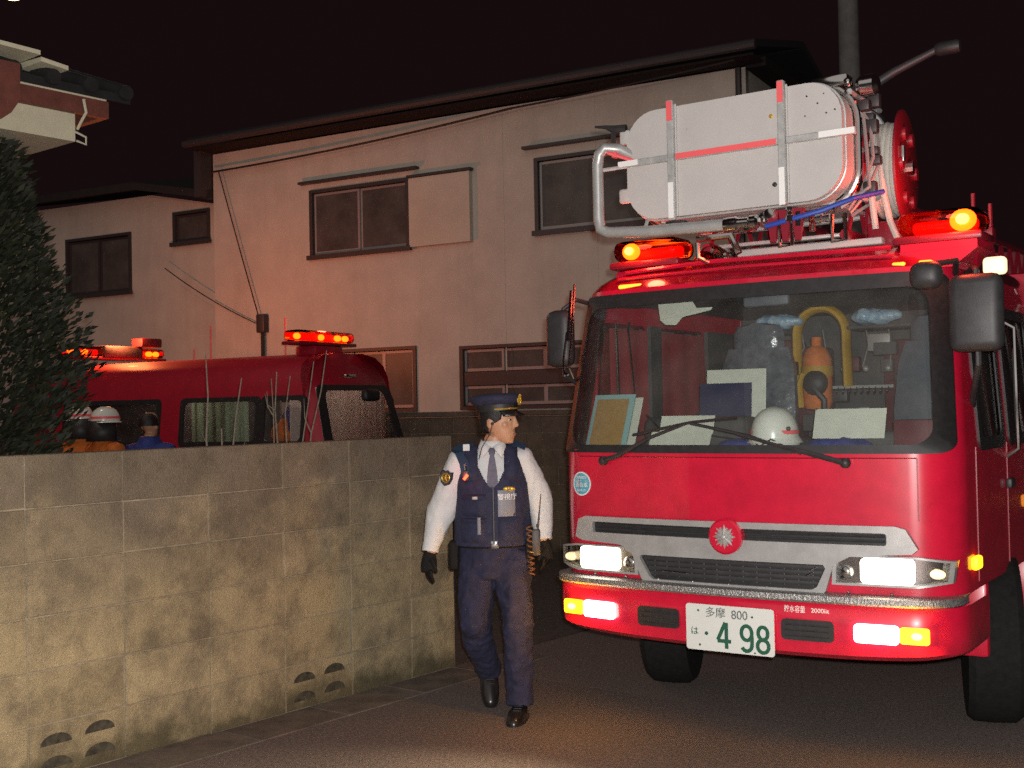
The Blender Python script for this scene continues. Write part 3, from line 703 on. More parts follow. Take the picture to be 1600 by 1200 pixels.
# ================================================================== FIRE TRUCK
TTH = radians(-34.0)
TA = Vector((cos(TTH), sin(TTH), 0)); TBk = Vector((-sin(TTH), cos(TTH), 0))
TO = Vector((1.0224, 5.7152, 0)) + TA * 0.05
truck = root('fire_truck', 'red ladder fire truck with lit headlights and a grey rescue basket over its cab', 'fire truck', TO, TTH)
def tl(x, y, z): return TO + TA * x + TBk * y + Vector((0, 0, z))
RC = 0.20
def Wz(z):
    if z <= 1.43: return 1.02
    if z <= 2.23: return 1.02 - .055 * (z - 1.43) / .8
    return .965 - .13 * ((z - 2.23) / .15) ** 2
def y0(z):
    if z <= 1.43: return 0.0
    if z <= 2.22: return .22 * (z - 1.43)
    return .174 + .17 * ((z - 2.22) / .155) ** 2
def fy(x, z, off=0.0):
    W = Wz(z) + off; xc = W - RC; y = y0(z) - off - .08 * (1 - min(1, abs(x) / Wz(z)) ** 2)
    if abs(x) > xc:
        d = min(abs(x) - xc, RC * .999); y += RC - sqrt(RC * RC - d * d)
    return y
def fm(p, off=0.0): return (p[0], fy(p[0], p[1], off), p[1])
ANG = [0, 14, 28, 42, 56, 70, 80, 90]
YS = [2.40, 1.75, 1.10, 0.95, 0.45]
def outline(z, off=0.0, ys=YS):
    W = Wz(z) + off; xc = W - RC; pts = []
    r_half = []
    for y in ys: r_half.append((W, y))
    for a in ANG:
        x = xc + RC * cos(radians(a)); yb = y0(z) - off - .08 * (1 - min(1, x / Wz(z)) ** 2)
        r_half.append((x, yb + RC - RC * sin(radians(a))))
    front = [(xc * (1 - 2 * k / 20), fy(xc * (1 - 2 * k / 20), z, off)) for k in range(1, 20)]
    l_half = [(-x, y) for x, y in reversed(r_half)]
    return [(x, y, z) for x, y in r_half + front + l_half]
NR = len(YS) + len(ANG); NT = 2 * NR + 19
ZL = [.79, 1.05, 1.25, 1.43, 1.60, 1.78, 1.95, 2.10, 2.215, 2.26, 2.30, 2.335, 2.36, 2.375]
cab = MB(); croof = MB(); rings = [outline(z) for z in ZL]
i_ws0 = len(YS) + 3                                   # windscreen starts part-way round the corner
for j in range(len(ZL) - 1):
    for i in range(NT - 1):
        mid = min(i, NT - 2 - i)
        zc = (ZL[j] + ZL[j + 1]) / 2
        if 1.43 < zc < 2.215 and mid >= i_ws0: continue
        if 1.43 < zc < 2.10 and mid in (1, 3): continue
        (croof if zc > 2.26 else cab).add([rings[j][i], rings[j][i + 1], rings[j + 1][i + 1], rings[j + 1][i]], [(0, 1, 2, 3)])
croof.add(rings[-1], [tuple(range(NT))]); croof.build('cab_roof', M['shaded_red'], truck, smooth=40)
cab.box(-1.0, 1.0, 2.38, 2.40, .8, 2.30)
cab.build('cab', M['red'], truck, smooth=40)
# door and hood seams, hood edge line
for pts in ([(-.86, z) for z in (1.12, 1.2, 1.3, 1.395)], [(.86, z) for z in (1.12, 1.2, 1.3, 1.395)], [(-.86 + 1.72 * k / 24, 1.395) for k in range(25)]):
    b = MB(); b.tube([fm(p, .0005) for p in pts], .0028, 5); b.build('seam', M['dark_red'], truck)
for s in (-1, 1):
    for yy in (1.02, .36): b = MB(); b.tube([(s * 1.021, yy, .82), (s * 1.021, yy, 1.43)], .004, 5); b.build('seam', M['dark_red'], truck)
def drape(me, off, parent, name, m, step=.07, smooth=35, fmap=None):
    bm = bmesh.new(); bm.from_mesh(me)
    xs = [v.co.x for v in bm.verts]; x = min(xs) + step
    while x < max(xs):
        bmesh.ops.bisect_plane(bm, geom=bm.verts[:] + bm.edges[:] + bm.faces[:], plane_co=(x, 0, 0), plane_no=(1, 0, 0)); x += step
    for v in bm.verts: v.co = Vector(((fmap or fm)((v.co.x, v.co.z), off - v.co.y)))
    bmesh.ops.recalc_face_normals(bm, faces=bm.faces); bm.to_mesh(me); bm.free()
    return put(name, me, m, parent, smooth)
# ---- windscreen with its rubber surround
def wsx(u, z): 
    W = Wz(z); return u * (W - RC + RC * cos(radians(40)))
def wmap(p, off): return fm((wsx(p[0], p[1]), p[1]), off)
g = MB(); g.grid(lambda u, v: wmap((2 * u - 1, 1.43 + .785 * v), -.004), 40, 10)
ws = g.build('windshield', M['windshield'], truck, smooth=60)
def rr_dense(u0, u1, z0, z1, ru, rz, nu=28, nz=8):
    pts = []
    def arc(cx, cz, a0):
        for k in range(6): a = radians(a0 + 90 * k / 5); pts.append((cx + ru * cos(a), cz + rz * sin(a)))
    arc(u1 - ru, z1 - rz, 0)
    for k in range(1, nu): pts.append((u1 - ru + (u0 - u1 + 2 * ru) * k / nu, z1))
    arc(u0 + ru, z1 - rz, 90)
    for k in range(1, nz): pts.append((u0, z1 - rz + (z0 - z1 + 2 * rz) * k / nz))
    arc(u0 + ru, z0 + rz, 180)
    for k in range(1, nu): pts.append((u0 + ru + (u1 - u0 - 2 * ru) * k / nu, z0))
    arc(u1 - ru, z0 + rz, 270)
    for k in range(1, nz): pts.append((u1, z0 + rz + (z1 - z0 - 2 * rz) * k / nz))
    return pts
f = MB(); f.ring(rr_dense(-1.03, 1.03, 1.415, 2.235, .06, .05), rr_dense(-.955, .955, 1.455, 2.165, .09, .085), wmap, .010)
f.build('windshield_seal', M['black'], ws, smooth=50)
# wipers
for pts, bl in (([(-.69, 1.375), (-.60, 1.40), (-.42, 1.49), (-.22, 1.56)], [(-.52, 1.505), (-.2, 1.565), (.04, 1.585)]),
                ([(.56, 1.375), (.47, 1.40), (.25, 1.455), (.05, 1.51)], [(.36, 1.415), (.1, 1.50), (-.2, 1.56)])):
    b = MB(); b.tube([fm(p, .03) for p in pts], [.014, .014, .009, .007], 6); b.tube([fm(p, .016) for p in bl], .007, 5)
    b.ball(fm(pts[0], .02), .026, 10, 6); b.build('wiper', M['plastic'], truck)
# ---- grille
bez = plate([(-.80, 1.092), (.77, 1.098), (.815, 1.085), (.865, 1.0), (.84, .978), (.57, .958), (.505, .932), (.462, .795), (.44, .782), (-.44, .782), (-.465, .795), (-.525, .932), (-.59, .958), (-.82, .968), (-.865, .985), (-.845, 1.075)],
            [rrect(-.755, .735, 1.012, 1.066, .012, 3), [(-.465, .915), (.455, .917), (.465, .90), (.425, .815), (.40, .802), (-.40, .80), (-.42, .812), (-.475, .90)]], .026)
gr = drape(bez, .028, truck, 'grille', M['silver'], .06)
drape(plate(rrect(-.78, .76, 1.005, 1.072, .01, 2), [], .004), .008, gr, 'grille_slot', M['black'])
drape(plate([(-.49, .925), (.48, .925), (.44, .79), (-.44, .79)], [], .004), .007, gr, 'grille_backing', M['black'])
for z_ in (1.028, 1.05):
    b = MB(); b.tube([fm((-.75 + 1.47 * k / 20, z_), .016) for k in range(21)], .007, 6); b.build('slat', M['plastic'], gr)
for z_ in (.828, .852, .876, .90):
    hw = .41 + .055 * (z_ - .80) / .115
    b = MB(); b.tube([fm((-hw + 2 * hw * k / 18, z_), .017) for k in range(19)], [(.006, .011)] * 19, 6); b.build('slat', M['plastic'], gr)
for k in range(13):
    x = -.40 + .80 * k / 12; b = MB(); b.tube([fm((x, .815), .013), fm((x, .91), .013)], .005, 5); b.build('slat', M['plastic'], gr)
b = MB()
for p in ((.37, .86), (.385, .885)): b.tube([fm((p[0], p[1]), .026), fm((p[0] + .035, p[1] + .018), .026)], .004, 5)
b.tube([fm((-.36, .842), .026), fm((-.22, .838), .026)], .004, 5); b.build('grille_trim', M['chrome'], gr)
# emblem: red disc with a silver star crest
e = MB(); e.lathe([(0, -.150), (.074, -.150), (.084, -.142), (.084, -.105)], 32, (.0, 0, 1.028), 'Y'); em = e.build('emblem', M['red'], truck)
s = MB()
for k in range(16):
    a = 2 * pi * k / 16; r = .058 if k % 2 == 0 else .030
    a2 = 2 * pi * (k + 1) / 16; r2 = .030 if k % 2 == 0 else .058
    P = lambda rr, aa, y: (rr * sin(aa), y, 1.028 + rr * cos(aa))
    s.add([(0, -.168, 1.028), P(r, a, -.1515), P(r2, a2, -.1515)], [(0, 1, 2)])
for k in range(8):
    a = 2 * pi * (k + .5) / 8; s.tube([(0, -.158, 1.028), (.046 * sin(a), -.154, 1.028 + .046 * cos(a))], .004, 5)
s.ball((0, -.165, 1.028), (.013, .008, .013), 12, 8); s.build('star_crest', M['silver'], em, smooth=20)
# ---- bumper, tread strip, slots
ZB = [(.0, .02), (.025, .052), (.12, .062), (.23, .062), (.252, .045)]
ysb = [0.50, 0.30]
def bump_ring(dz, off):
    o = outline(.9, .012 if off > .03 else .0, ysb)
    return [(x, y - off * min(1, max(0, (.42 - y) / .25)), .495 + dz + (.045 * (abs(x) / 1.05) ** 4) * (1 - dz / .252)) for x, y, _ in o]
b = MB(); b.loft([bump_ring(dz, off) for dz, off in ZB], False, False, closed=False); bmp = b.build('bumper', M['red'], truck, smooth=50)
b = MB(); rs = []
for off, z_ in ((.0, .755), (.108, .755), (.115, .765), (.112, .789), (.0, .792)): rs.append([(x, y - off, z_) for x, y, _ in outline(.9, .004, [.26])])
b.loft(rs, False, False, closed=False); b.build('tread_step', M['tread'], truck, smooth=30)
for k in range(9):
    b = MB(); b.ball(fm((-.75 + 1.5 * k / 8, .80), .03), .008, 8, 6); b.build('bolt', M['chrome'], truck)
for s_, (xa, xb) in ((-1, (-.47, -.24)), (1, (.27, .51))):
    drape(plate(rrect(xa, xb, .577, .672, .02, 3), [], .004), .081, bmp, 'bumper_slot', M['black'])
    mg = MB()
    for k in range(3): mg.tube([fm((xa + .02 + (xb - xa - .04) * t / 6, .60 + .024 * k), .086) for t in range(7)], .004, 5)
    mg.build('slot_bar', M['plastic'], bmp)
# ---- lamps
def bounds(pl): return pl
for s_ in (-1, 1):
    o_ = [(s_ * x, z_) for x, z_ in ((.49, .83), (.495, .93), (.56, .967), (.87, .965), (1.0, .945), (.99, .852), (.86, .83))]
    if s_ < 0: o_ = o_[::-1]; o_ = [(x, z_ - .018) for x, z_ in o_]
    dz = -.018 if s_ < 0 else 0
    hl = drape(plate(o_, [], .004), .008, truck, 'headlight', M['chrome'])
    hl['label'] = 'lit white headlight'
    cx = sum(p[0] for p in o_) / len(o_); cz = sum(p[1] for p in o_) / len(o_)
    ins = [(cx + (x - cx) * .93, cz + (z_ - cz) * .86) for x, z_ in o_]
    f = plate(o_, [ins], .02); drape(f, .022, hl, 'bezel', M['silver'])
    x0_, x1_ = sorted((s_ * .615, s_ * .845))
    drape(plate(rrect(x0_, x1_, .843 + dz, .953 + dz, .02, 4), [], .008), .022, hl, 'lamp', M['head_hot'])
    b = MB(); b.ball(fm((s_ * .545, .885 + dz), .018), (.035, .015, .035), 16, 8); b.tube([fm((s_ * .52, .86 + dz), .026), fm((s_ * .58, .866 + dz), .026)], .006, 5); b.build('reflector', M['chrome'], hl)
    b = MB(); b.ball(fm((s_ * .93, .89 + dz), .014), (.035, .02, .022), 12, 8); b.build('corner_lamp', M['cream_hot'], hl)
    lx = plate(ins, [], .003); drape(lx, .031, hl, 'lens', M['lens'])
    # fog and turn lamps in the bumper
    x0_, x1_ = sorted((s_ * .60, s_ * .79)); drape(plate(rrect(x0_, x1_, .590, .672, .018, 4), [], .012), .086, truck, 'fog_lamp', M['head_hot'])
    x0_, x1_ = sorted((s_ * .795, s_ * .915)); tn = drape(plate(rrect(x0_, x1_, .597, .668, .012, 4), [], .012), .086, truck, 'turn_lamp', M['amber_hot'])
    b = MB(); b.ball(fm((s_ * .865, .633), .094), (.024, .01, .016), 12, 8); b.build('bulb', M['amber_core'], tn)
b = MB(); b.rbox(1.018, 1.05, .22, .32, .885, .945, .012); sm = b.build('side_turn_lamp', M['amber_hot'], truck)
b = MB(); b.rbox(1.09, 1.13, 1.9, 1.97, 1.03, 1.10, .012); b.build('side_marker', emit('side_marker_glow', (1.0, .30, .02), 1.4), truck)
# ---- number plate
PX, PZ, PY = .022, .600, -.166
pl = plate(rrect(PX - .22, PX + .22, PZ - .108, PZ + .108, .014, 4), [], .004)
pl.transform(Matrix.Translation((0, PY, 0))); np_ = put('number_plate', pl, M['plate'], truck, 30)
def lettering(name, s, size, x, z_, y, m, parent, sx=1.0, align='CENTER', rot=None):
    me = text_mesh(s, size, .0012, align, sx); me.transform(Matrix.Translation((x, y, z_))); return put(name, me, m, parent, 0)
lettering('lettering', '多摩', .052, PX - .068, PZ + .070, PY - .004, M['greytext'], np_)
lettering('lettering', '800', .058, PX + .052, PZ + .068, PY - .004, M['greytext'], np_, .95)
lettering('lettering', 'は', .042, PX - .176, PZ - .022, PY - .004, M['green'], np_)
def digit(strokes, x, w_, h_, z_, t=.0125):
    b = MB()
    for st in strokes:
        b.tube([(x + w_ * p[0], PY - .005, z_ + h_ * p[1]) for p in st], [(t, .0022)] * len(st) if False else [(.0022, t)] * len(st), 8)
    return b
def arcp(cx, cz, rx, rz, a0, a1, n=18): return [(cx + rx * cos(radians(a0 + (a1 - a0) * k / n)), cz + rz * sin(radians(a0 + (a1 - a0) * k / n))) for k in range(n + 1)]
def stroke_digit(strokes, x, z_, w_, h_, t):
    """flat raised digit drawn as wide strokes"""
    b = MB()
    for st in strokes:
        P = [Vector((x + w_ * p[0], 0, z_ + h_ * p[1])) for p in st]; L_, R_ = [], []
        for i, p in enumerate(P):
            d = ((P[min(i + 1, len(P) - 1)] - P[max(i - 1, 0)])).normalized(); nn = Vector((-d.z, 0, d.x)) * t
            L_.append(p + nn); R_.append(p - nn)
        yk = PY - .0025 - .0002 * len(b.v)/100
        rings_ = [[(l.x, yk, l.z), (r.x, yk, r.z), (r.x, yk - .003, r.z), (l.x, yk - .003, l.z)] for l, r in zip(L_, R_)]
        b.loft(rings_)
    return b
d4 = stroke_digit([[(.58, 1), (.0, .30)], [(-.02, .27), (1.0, .27)], [(.66, 1.0), (.66, -.02)]], PX - .058, PZ - .088, .066, .118, .0085)
d9 = stroke_digit([arcp(.5, .70, .46, .28, 0, 360), [(.96, .70), (.96, .30)] + arcp(.5, .27, .46, .27, 0, -150)], PX + .058, PZ - .092, .056, .118, .0085)
d8 = stroke_digit([arcp(.5, .745, .40, .245, 0, 360), arcp(.5, .245, .47, .25, 0, 360)], PX + .137, PZ - .092, .058, .118, .0085)
for dd in (d4, d9, d8): dd.build('digit', M['green'], np_, smooth=0)
b = MB()
for x, z_, r in ((-.155, .078, .0052), (.115, .066, .0052), (-.150, -.083, .0052), (-.115, -.027, .0085), (.125, -.098, .004)):
    b.lathe([(0, 0), (r, 0), (r, -.004), (0, -.004)], 12, (PX + x, PY - .002, PZ + z_), 'Y')
b.build('plate_dot', M['green'], np_)
for s_, x_, sz, q_ in (('貯水容量', .335, .034, .72), ('2000lit', .45, .027, 1.1)):
    drape(text_mesh(s_, sz, .0008, 'CENTER', q_), .080, bmp, 'lettering', M['white_tape'], .02, 0, lambda p, o, x_=x_: fm((p[0] + x_, p[1] + .715), o))
# round sticker
st = drape(plate(circ(-.845, 1.253, .060, 28), [], .002), .002, truck, 'sticker', M['sticker'])
drape(plate(circ(-.845, 1.253, .062, 28), [circ(-.845, 1.253, .055, 28)], .003), .003, st, 'sticker_rim', M['white'])
for s_, z_, sz, sx_ in (('九都県市', 1.284, .018, 1), ('適合車', 1.245, .027, 1.05), ('指定低公害', 1.219, .012, 1)):
    drape(text_mesh(s_, sz, .0006, 'CENTER', sx_), .0045, st, 'lettering', M['white'], .02, 0, lambda p, o, z_=z_: fm((p[0] - .845, p[1] + z_), o))
b = MB()
for z_ in (1.270, 1.262): b.tube([fm((-.885, z_), .004), fm((-.805, z_), .004)], .0016, 4)
b.build('sticker_line', M['white'], st)
# ---- roof: beacons, siren
def beacon(xc, half, y, zb, hot_x, big):
    b = MB(); b.rbox(xc - half, xc + half, y - .13, y + .13, zb, zb + .04, .015); r_ = b.build('beacon', M['dark_red'], truck)
    d = MB(); d.rbox(xc - half + .008, xc + half - .008, y - .12, y + .12, zb + .042, zb + .155, .05, 3); d.build('dome', M['dome_red'], r_)
    h = MB(); h.ball((hot_x, y - .045, zb + .10), (big, .03, big * .85), 14, 10); h.build('lamp', M['beacon_hot'], r_)
    h = MB(); h.ball((hot_x + .006, y - .085, zb + .10), (big * .5, .012, big * .42), 12, 8); h.build('bulb', M['beacon_core'], r_)
    h = MB(); h.rbox(xc - half + .05, xc + half - .05, y + .02, y + .07, zb + .06, zb + .12, .02); h.build('reflector', M['beacon_red'], r_)
    return r_
beacon(-.59, .205, .35, 2.375, -.70, .052)
b = MB(); b.rbox(-.78, -.40, .26, .46, 2.28, 2.374, .02); b.build('beacon_stand', M['red'], truck)
beacon(.90, .20, .38, 2.37, 1.0, .060)
b = MB(); b.loft([[(.74, .24, 2.335), (1.08, .24, 2.335), (1.08, .24, 2.369), (.74, .24, 2.369)], [(.70, .50, 2.25), (1.02, .50, 2.25), (1.10, .50, 2.369), (.72, .50, 2.369)]])
b.loft([[(.76, .22, 2.25), (.98, .22, 2.25), (1.09, .22, 2.332), (.74, .22, 2.332)], [(.76, .5, 2.25), (.98, .5, 2.25), (1.09, .5, 2.332), (.74, .5, 2.332)]])
b.build('beacon_stand', M['red'], truck, smooth=0)
b = MB(); b.ball((-.235, .42, 2.40), (.085, .085, .07), 20, 12); b.lathe([(.06, -.10), (.075, -.13), (.08, -.10)], 18, (-.235, .42, 2.39), 'Y'); b.build('siren', M['chrome'], truck)
b = MB(); b.ball((-.27, .30, 2.385), (.06, .05, .055), 16, 10); b.build('siren_lens', M['dome_red'], truck)
b = MB(); b.tube([(-.70, .24, 2.355), (-.2, .20, 2.37), (.70, .22, 2.36)], .012, 6); b.tube([(-.72, .19, 2.318), (0, .14, 2.325), (.72, .19, 2.318)], .008, 6); b.build('roof_rail', M['red'], truck)
b = MB(); b.rbox(-.70, -.56, .145, .20, 2.262, 2.285, .01); b.build('roof_marker', emit('roof_marker_glow', (1, .45, .03), 1.6), truck)
for x in (.72, .84):
    b = MB(); b.rbox(x, x + .06, .16, .20, 2.262, 2.282, .008); b.build('roof_marker', emit('roof_marker_glow', (1, .40, .03), 1.6), truck)
light('truck_beacon_light', 'POINT', tl(-.62, .16, 2.52), 6, (1.0, .10, .05), .05)
light('truck_beacon_light', 'POINT', tl(.97, .18, 2.54), 13, (1.0, .10, .05), .05)
for s_ in (-1, 1):
    h = light('headlight_beam', 'SPOT', tl(s_ * .73, -.12, .89), 95, (1.0, .80, .50), .05); h.data.spot_size = radians(115); h.data.spot_blend = .6
    aim(h, -TBk + Vector((0, 0, -.16)))
    light('turn_lamp_light', 'POINT', tl(s_ * .86, -.17, .63), 9, (1.0, .42, .02), .03)
# ---- mirrors, rods, side details
b = MB(); b.rbox(.985, 1.215, .04, .14, 1.855, 2.195, .045, 3); mr = b.build('mirror', M['plastic'], truck)
b = MB(); b.tube([(.95, .42, 2.20), (1.06, .25, 2.24), (1.10, .11, 2.21), (1.10, .11, 1.80), (1.04, .25, 1.66), (1.0, .42, 1.62)], .014, 8); b.build('mirror_arm', M['plastic'], mr)
b = MB(); b.rbox(.86, 1.0, -.10, .0, 2.13, 2.25, .045, 3); b.tube([(.95, -.02, 2.24), (1.02, .10, 2.26), (.98, .25, 2.22)], .014, 6); b.build('mirror', M['plastic'], truck)
b = MB(); b.rbox(-1.135, -.975, .09, .19, 1.865, 2.175, .06, 3); mr = b.build('mirror', M['plastic'], truck)
b = MB(); b.tube([(-.93, .36, 2.20), (-.99, .2, 2.23), (-1.04, .15, 2.18), (-1.04, .15, 1.82), (-1.0, .3, 1.75)], .013, 8); b.build('mirror_arm', M['plastic'], mr)
b = MB(); b.tube([(-.93, .09, 2.30), (-.935, .05, 1.98), (-.94, .03, 1.87), (-.92, .05, 1.80)], .007, 6); b.tube([(-.955, .10, 2.27), (-.96, .06, 2.0)], .011, 6)
b.tube([(-.99, .10, 2.05), (-.99, .06, 1.90), (-.965, .03, 1.83), (-.94, .02, 1.82)], .007, 6); b.build('guide_rod', M['chrome'], truck)
b = MB(); b.rbox(1.09, 1.19, .27, .33, 2.205, 2.285, .02, 3); lm = b.build('side_lamp', M['cream_hot'], truck); b = MB(); b.tube([(1.14, .30, 2.20), (1.14, .30, 2.02), (1.0, .40, 1.98)], .010, 6); b.build('lamp_stem', M['chrome'], lm)
for s_ in (-1, 1):
    for a, b_ in ((.45, .95), (1.10, 1.75)):
        def smap(p, o, s_=s_): return (s_ * (Wz(p[1]) + o), p[0], p[1])
        g = MB(); g.grid(lambda u, v: smap((a + (b_ - a) * u, 1.43 + .67 * v), -.006), 2, 3); wn = g.build('side_window', M['side_glass'], truck)
        f = MB(); f.ring(rrect(a - .02, b_ + .02, 1.41, 2.12, .05), rrect(a + .035, b_ - .035, 1.47, 2.065, .045), smap, .008); f.build('window_frame', M['black'], wn)
    b = MB(); b.rbox(*sorted((s_ * 1.02, s_ * 1.05)), .98, 1.1 - .02, 1.20, 1.25, .01); b.build('door_handle', M['plastic'], truck)
    b = MB(); b.tube([(s_ * 1.02, 1.02, 1.36), (s_ * 1.075, 1.02, 1.40), (s_ * 1.07, 1.02, 2.0), (s_ * .99, 1.02, 2.05)], .014, 8); b.build('grab_rail', M['chrome'], truck)
    b = MB(); b.tube([(s_ * 1.02, 1.86, .95), (s_ * 1.085, 1.86, 1.0), (s_ * 1.08, 1.86, 2.1), (s_ * 1.0, 1.86, 2.15)], .016, 8); b.build('grab_rail', M['chrome'], truck)
    b = MB(); b.rbox(*sorted((s_ * .80, s_ * 1.0)), .60, .66, .42, .785, .02); b.build('fender', M['red'], truck); b = MB(); b.rbox(*sorted((s_ * .80, s_ * 1.02)), 1.52, 2.38, .42, .785, .02); b.build('fender', M['red'], truck)
    b = MB(); b.rbox(*sorted((s_ * .80, s_ * 1.06)), 1.55, 2.1, .40, .44, .01); b.build('step', M['tread'], truck)
    # wheels
    for yy, steer, kk in ((1.12, 16, 1), (5.6, 0, 2)):
        for q in range(kk):
            t = MB(); t.lathe([(.22, -.12), (.40, -.13), (.425, -.10), (.43, 0), (.425, .10), (.40, .13), (.22, .12)], 32, (0, 0, 0), 'X')
            wh = t.build('wheel', M['tyre'], truck, loc=(s_ * (.90 - .27 * q), yy, .43), rot=(0, 0, radians(steer)))
            t = MB(); t.lathe([(0, -.05), (.10, -.06), (.21, -.10), (.23, -.12), (.23, .12), (.21, .10), (.10, .06), (0, .05)], 24, (0, 0, 0), 'X'); t.build('rim', M['dark_red'], wh)
# chassis
b = MB(); b.box(-.45, .45, .25, 7.4, .48, .72); b.tube([(-.8, 1.12, .43), (.8, 1.12, .43)], .06, 8); b.tube([(-.8, 5.6, .43), (.8, 5.6, .43)], .08, 8); b.build('chassis', M['black'], truck, smooth=0)
# equipment body with roller shutters
b = MB(); b.rbox(-1.09, 1.09, 2.46, 7.6, .62, 2.42, .03); b.build('body', M['red'], truck)
for s_ in (-1, 1):
    for k in range(3):
        b = MB(); xa, xb = sorted((s_ * 1.092, s_ * 1.104)); ya = 2.62 + 1.62 * k
        b.box(xa, xb, ya, ya + 1.5, .95, 2.25); sh = b.build('shutter', M['steel'], truck, smooth=0)
        for z_ in range(13):
            c = MB(); c.rbox(*sorted((s_ * 1.1042, s_ * 1.113)), ya + .02, ya + 1.48, .96 + .098 * z_, 1.05 + .098 * z_, .004, 1); c.build('slat', M['steel'], sh)
    b = MB(); b.tube([(s_ * 1.12, 2.52, .95), (s_ * 1.14, 2.52, 1.0), (s_ * 1.14, 2.52, 2.2), (s_ * 1.1, 2.52, 2.25)], .016, 8); b.build('grab_rail', M['chrome'], truck)
    b = MB(); xa, xb = sorted((s_ * 1.091, s_ * 1.10)); b.box(xa, xb, 2.46, 7.6, 2.32, 2.36); b.build('body_stripe', M['white_tape'], truck, smooth=0)

# ---- ladder on the roof
ld = MB()
for x in (-.26, .46):
    for z_ in (2.455, 2.70): ld.tube([(x, .30, z_), (x, 7.2, z_ + .15)], .026 if z_ < 2.5 else .020, 6)
    for k in range(23):
        y = .35 + .3 * k; dz = .15 * (y - .3) / 6.9
        ld.tube([(x, y, 2.455 + dz), (x, y + .15, 2.70 + dz), (x, y + .3, 2.455 + dz)], .012, 5)
lad = ld.build('ladder', M['dark_red'], truck)
rg = MB(); rg.rbox(-.25, .45, -.03, .03, -.010, .010, .006); rgm = rg.mesh('rung')
for k in range(22):
    o = put('rung', rgm, M['steel'], lad); y = .42 + .3 * k; o.location = (0, y, 2.465 + .15 * (y - .3) / 6.9)
b = MB(); b.lathe([(.55, 2.42), (.55, 2.50), (.45, 2.52)], 24, (0, 4.6, 0)); b.rbox(-.45, .62, 6.2, 7.3, 2.42, 3.0, .04); b.build('turntable', M['dark_red'], truck)

# ---- rescue basket
BX0, BX1, BZ0, BZ1 = -.535, .570, 2.578, 3.122
ol = rrect(BX0, BX1, BZ0, BZ1, .165, 8)
me = plate(ol, [], .03); me.transform(Matrix.Translation((0, -.015, 0)))
bk = put('basket', me, M['panel'], truck, 30)
b = MB(); sh0 = [(x, 0.002, z_) for x, z_ in ol]; sh1 = [(x, .13, z_) for x, z_ in ol]
b.loft([sh0, sh1], False, False); b.build('basket_rim', M['panel'], bk)
def ring_tube(yy, grow, r, name, m):
    o_ = rrect(BX0 - grow, BX1 + grow, BZ0 - grow, BZ1 + grow, .165 + grow, 8); pts = [(x, yy, z_) for x, z_ in o_]
    b = MB(); b.tube(pts + [pts[0]], r, 8, False); return b.build(name, m, bk)
ring_tube(.145, .018, .016, 'frame_tube', M['chrome']); ring_tube(.005, .004, .006, 'rim_trim', M['steel']); ring_tube(.62, .0, .018, 'frame_tube', M['steel'])
b = MB()
b.box(BX0 + .1, BX1 - .1, .14, .66, BZ0 + .002, BZ0 + .02)
b.box(BX0 + .06, BX0 + .07, .15, .60, BZ0 + .18, BZ1 - .2); b.box(BX1 - .07, BX1 - .06, .15, .34, BZ0 + .05, BZ1 - .15)
b.build('basket_floor', M['panel'], bk, smooth=0)
b = MB()
for z_ in (2.62, 2.85, 3.10):
    for x in (BX0 + .02, BX1 - .02): b.tube([(x, .15, z_), (x, .62, z_)], .014, 6)
b.build('side_rail', M['steel'], bk)
# aluminium channels with reflective tape: two uprights, one crossbar
for x, lo in ((-.278, .0), (.292, .02)):
    c = MB(); c.rbox(x - .017, x + .017, -.062, -.031, BZ0 - .02 + lo * .5, BZ1 + .028, .004, 1); up_ = c.build('upright', M['steel'], bk)
    c = MB(); c.box(x - .014, x + .014, -.0655, -.0625, BZ1 - .075, BZ1 + .022); c.build('tape', M['red_tape'], up_, smooth=0)
    c = MB(); c.box(x - .014, x + .014, -.0655, -.0625, BZ0 - .01, BZ0 + .165); c.build('tape', M['white_tape'], up_, smooth=0)
    c = MB(); c.rbox(x - .04, x + .06, -.05, .0, BZ0 - .055, BZ0 - .022, .006); c.build('bracket', M['plastic'], up_)
    c = MB(); c.rbox(x + .018, x + .026, -.04, -.031, BZ0, BZ1 + .01, .001, 1); c.build('channel_edge', M['panel'], up_)
zc = 2.868
for xa, xb in ((-.572, -.297), (-.259, .273), (.311, .640)):
    c = MB(); c.rbox(xa, xb, -.056, -.031, zc - .016, zc + .016, .004, 1); cb = c.build('crossbar', M['steel'], bk)
    if xa < -.5: t = (-.57, -.46, 'white_tape')
    elif xa < 0: t = (-.25, .265, 'red_tape')
    else: t = (.47, .635, 'white_tape')
    c = MB(); c.box(t[0], t[1], -.0605, -.0565, zc - .014, zc + .014); c.build('tape', M[t[2]], cb, smooth=0)
for x, z_, r, m_ in ((.235, 2.995, .010, 'gold'), (.245, 2.672, .011, 'plastic'), (.41, 3.06, .004, 'plastic'), (.46, 3.02, .004, 'plastic'), (.50, 2.97, .004, 'plastic'), (.40, 2.97, .003, 'plastic'), (.49, 3.06, .003, 'plastic'), (-.20, 3.0, .004, 'panel'), (.54, 2.98, .004, 'plastic')):
    c = MB(); c.lathe([(0, 0), (r, 0), (r, -.006), (r * .6, -.009), (0, -.009)], 10, (x, -.0305, z_), 'Y'); c.build('bolt', M[m_], bk)
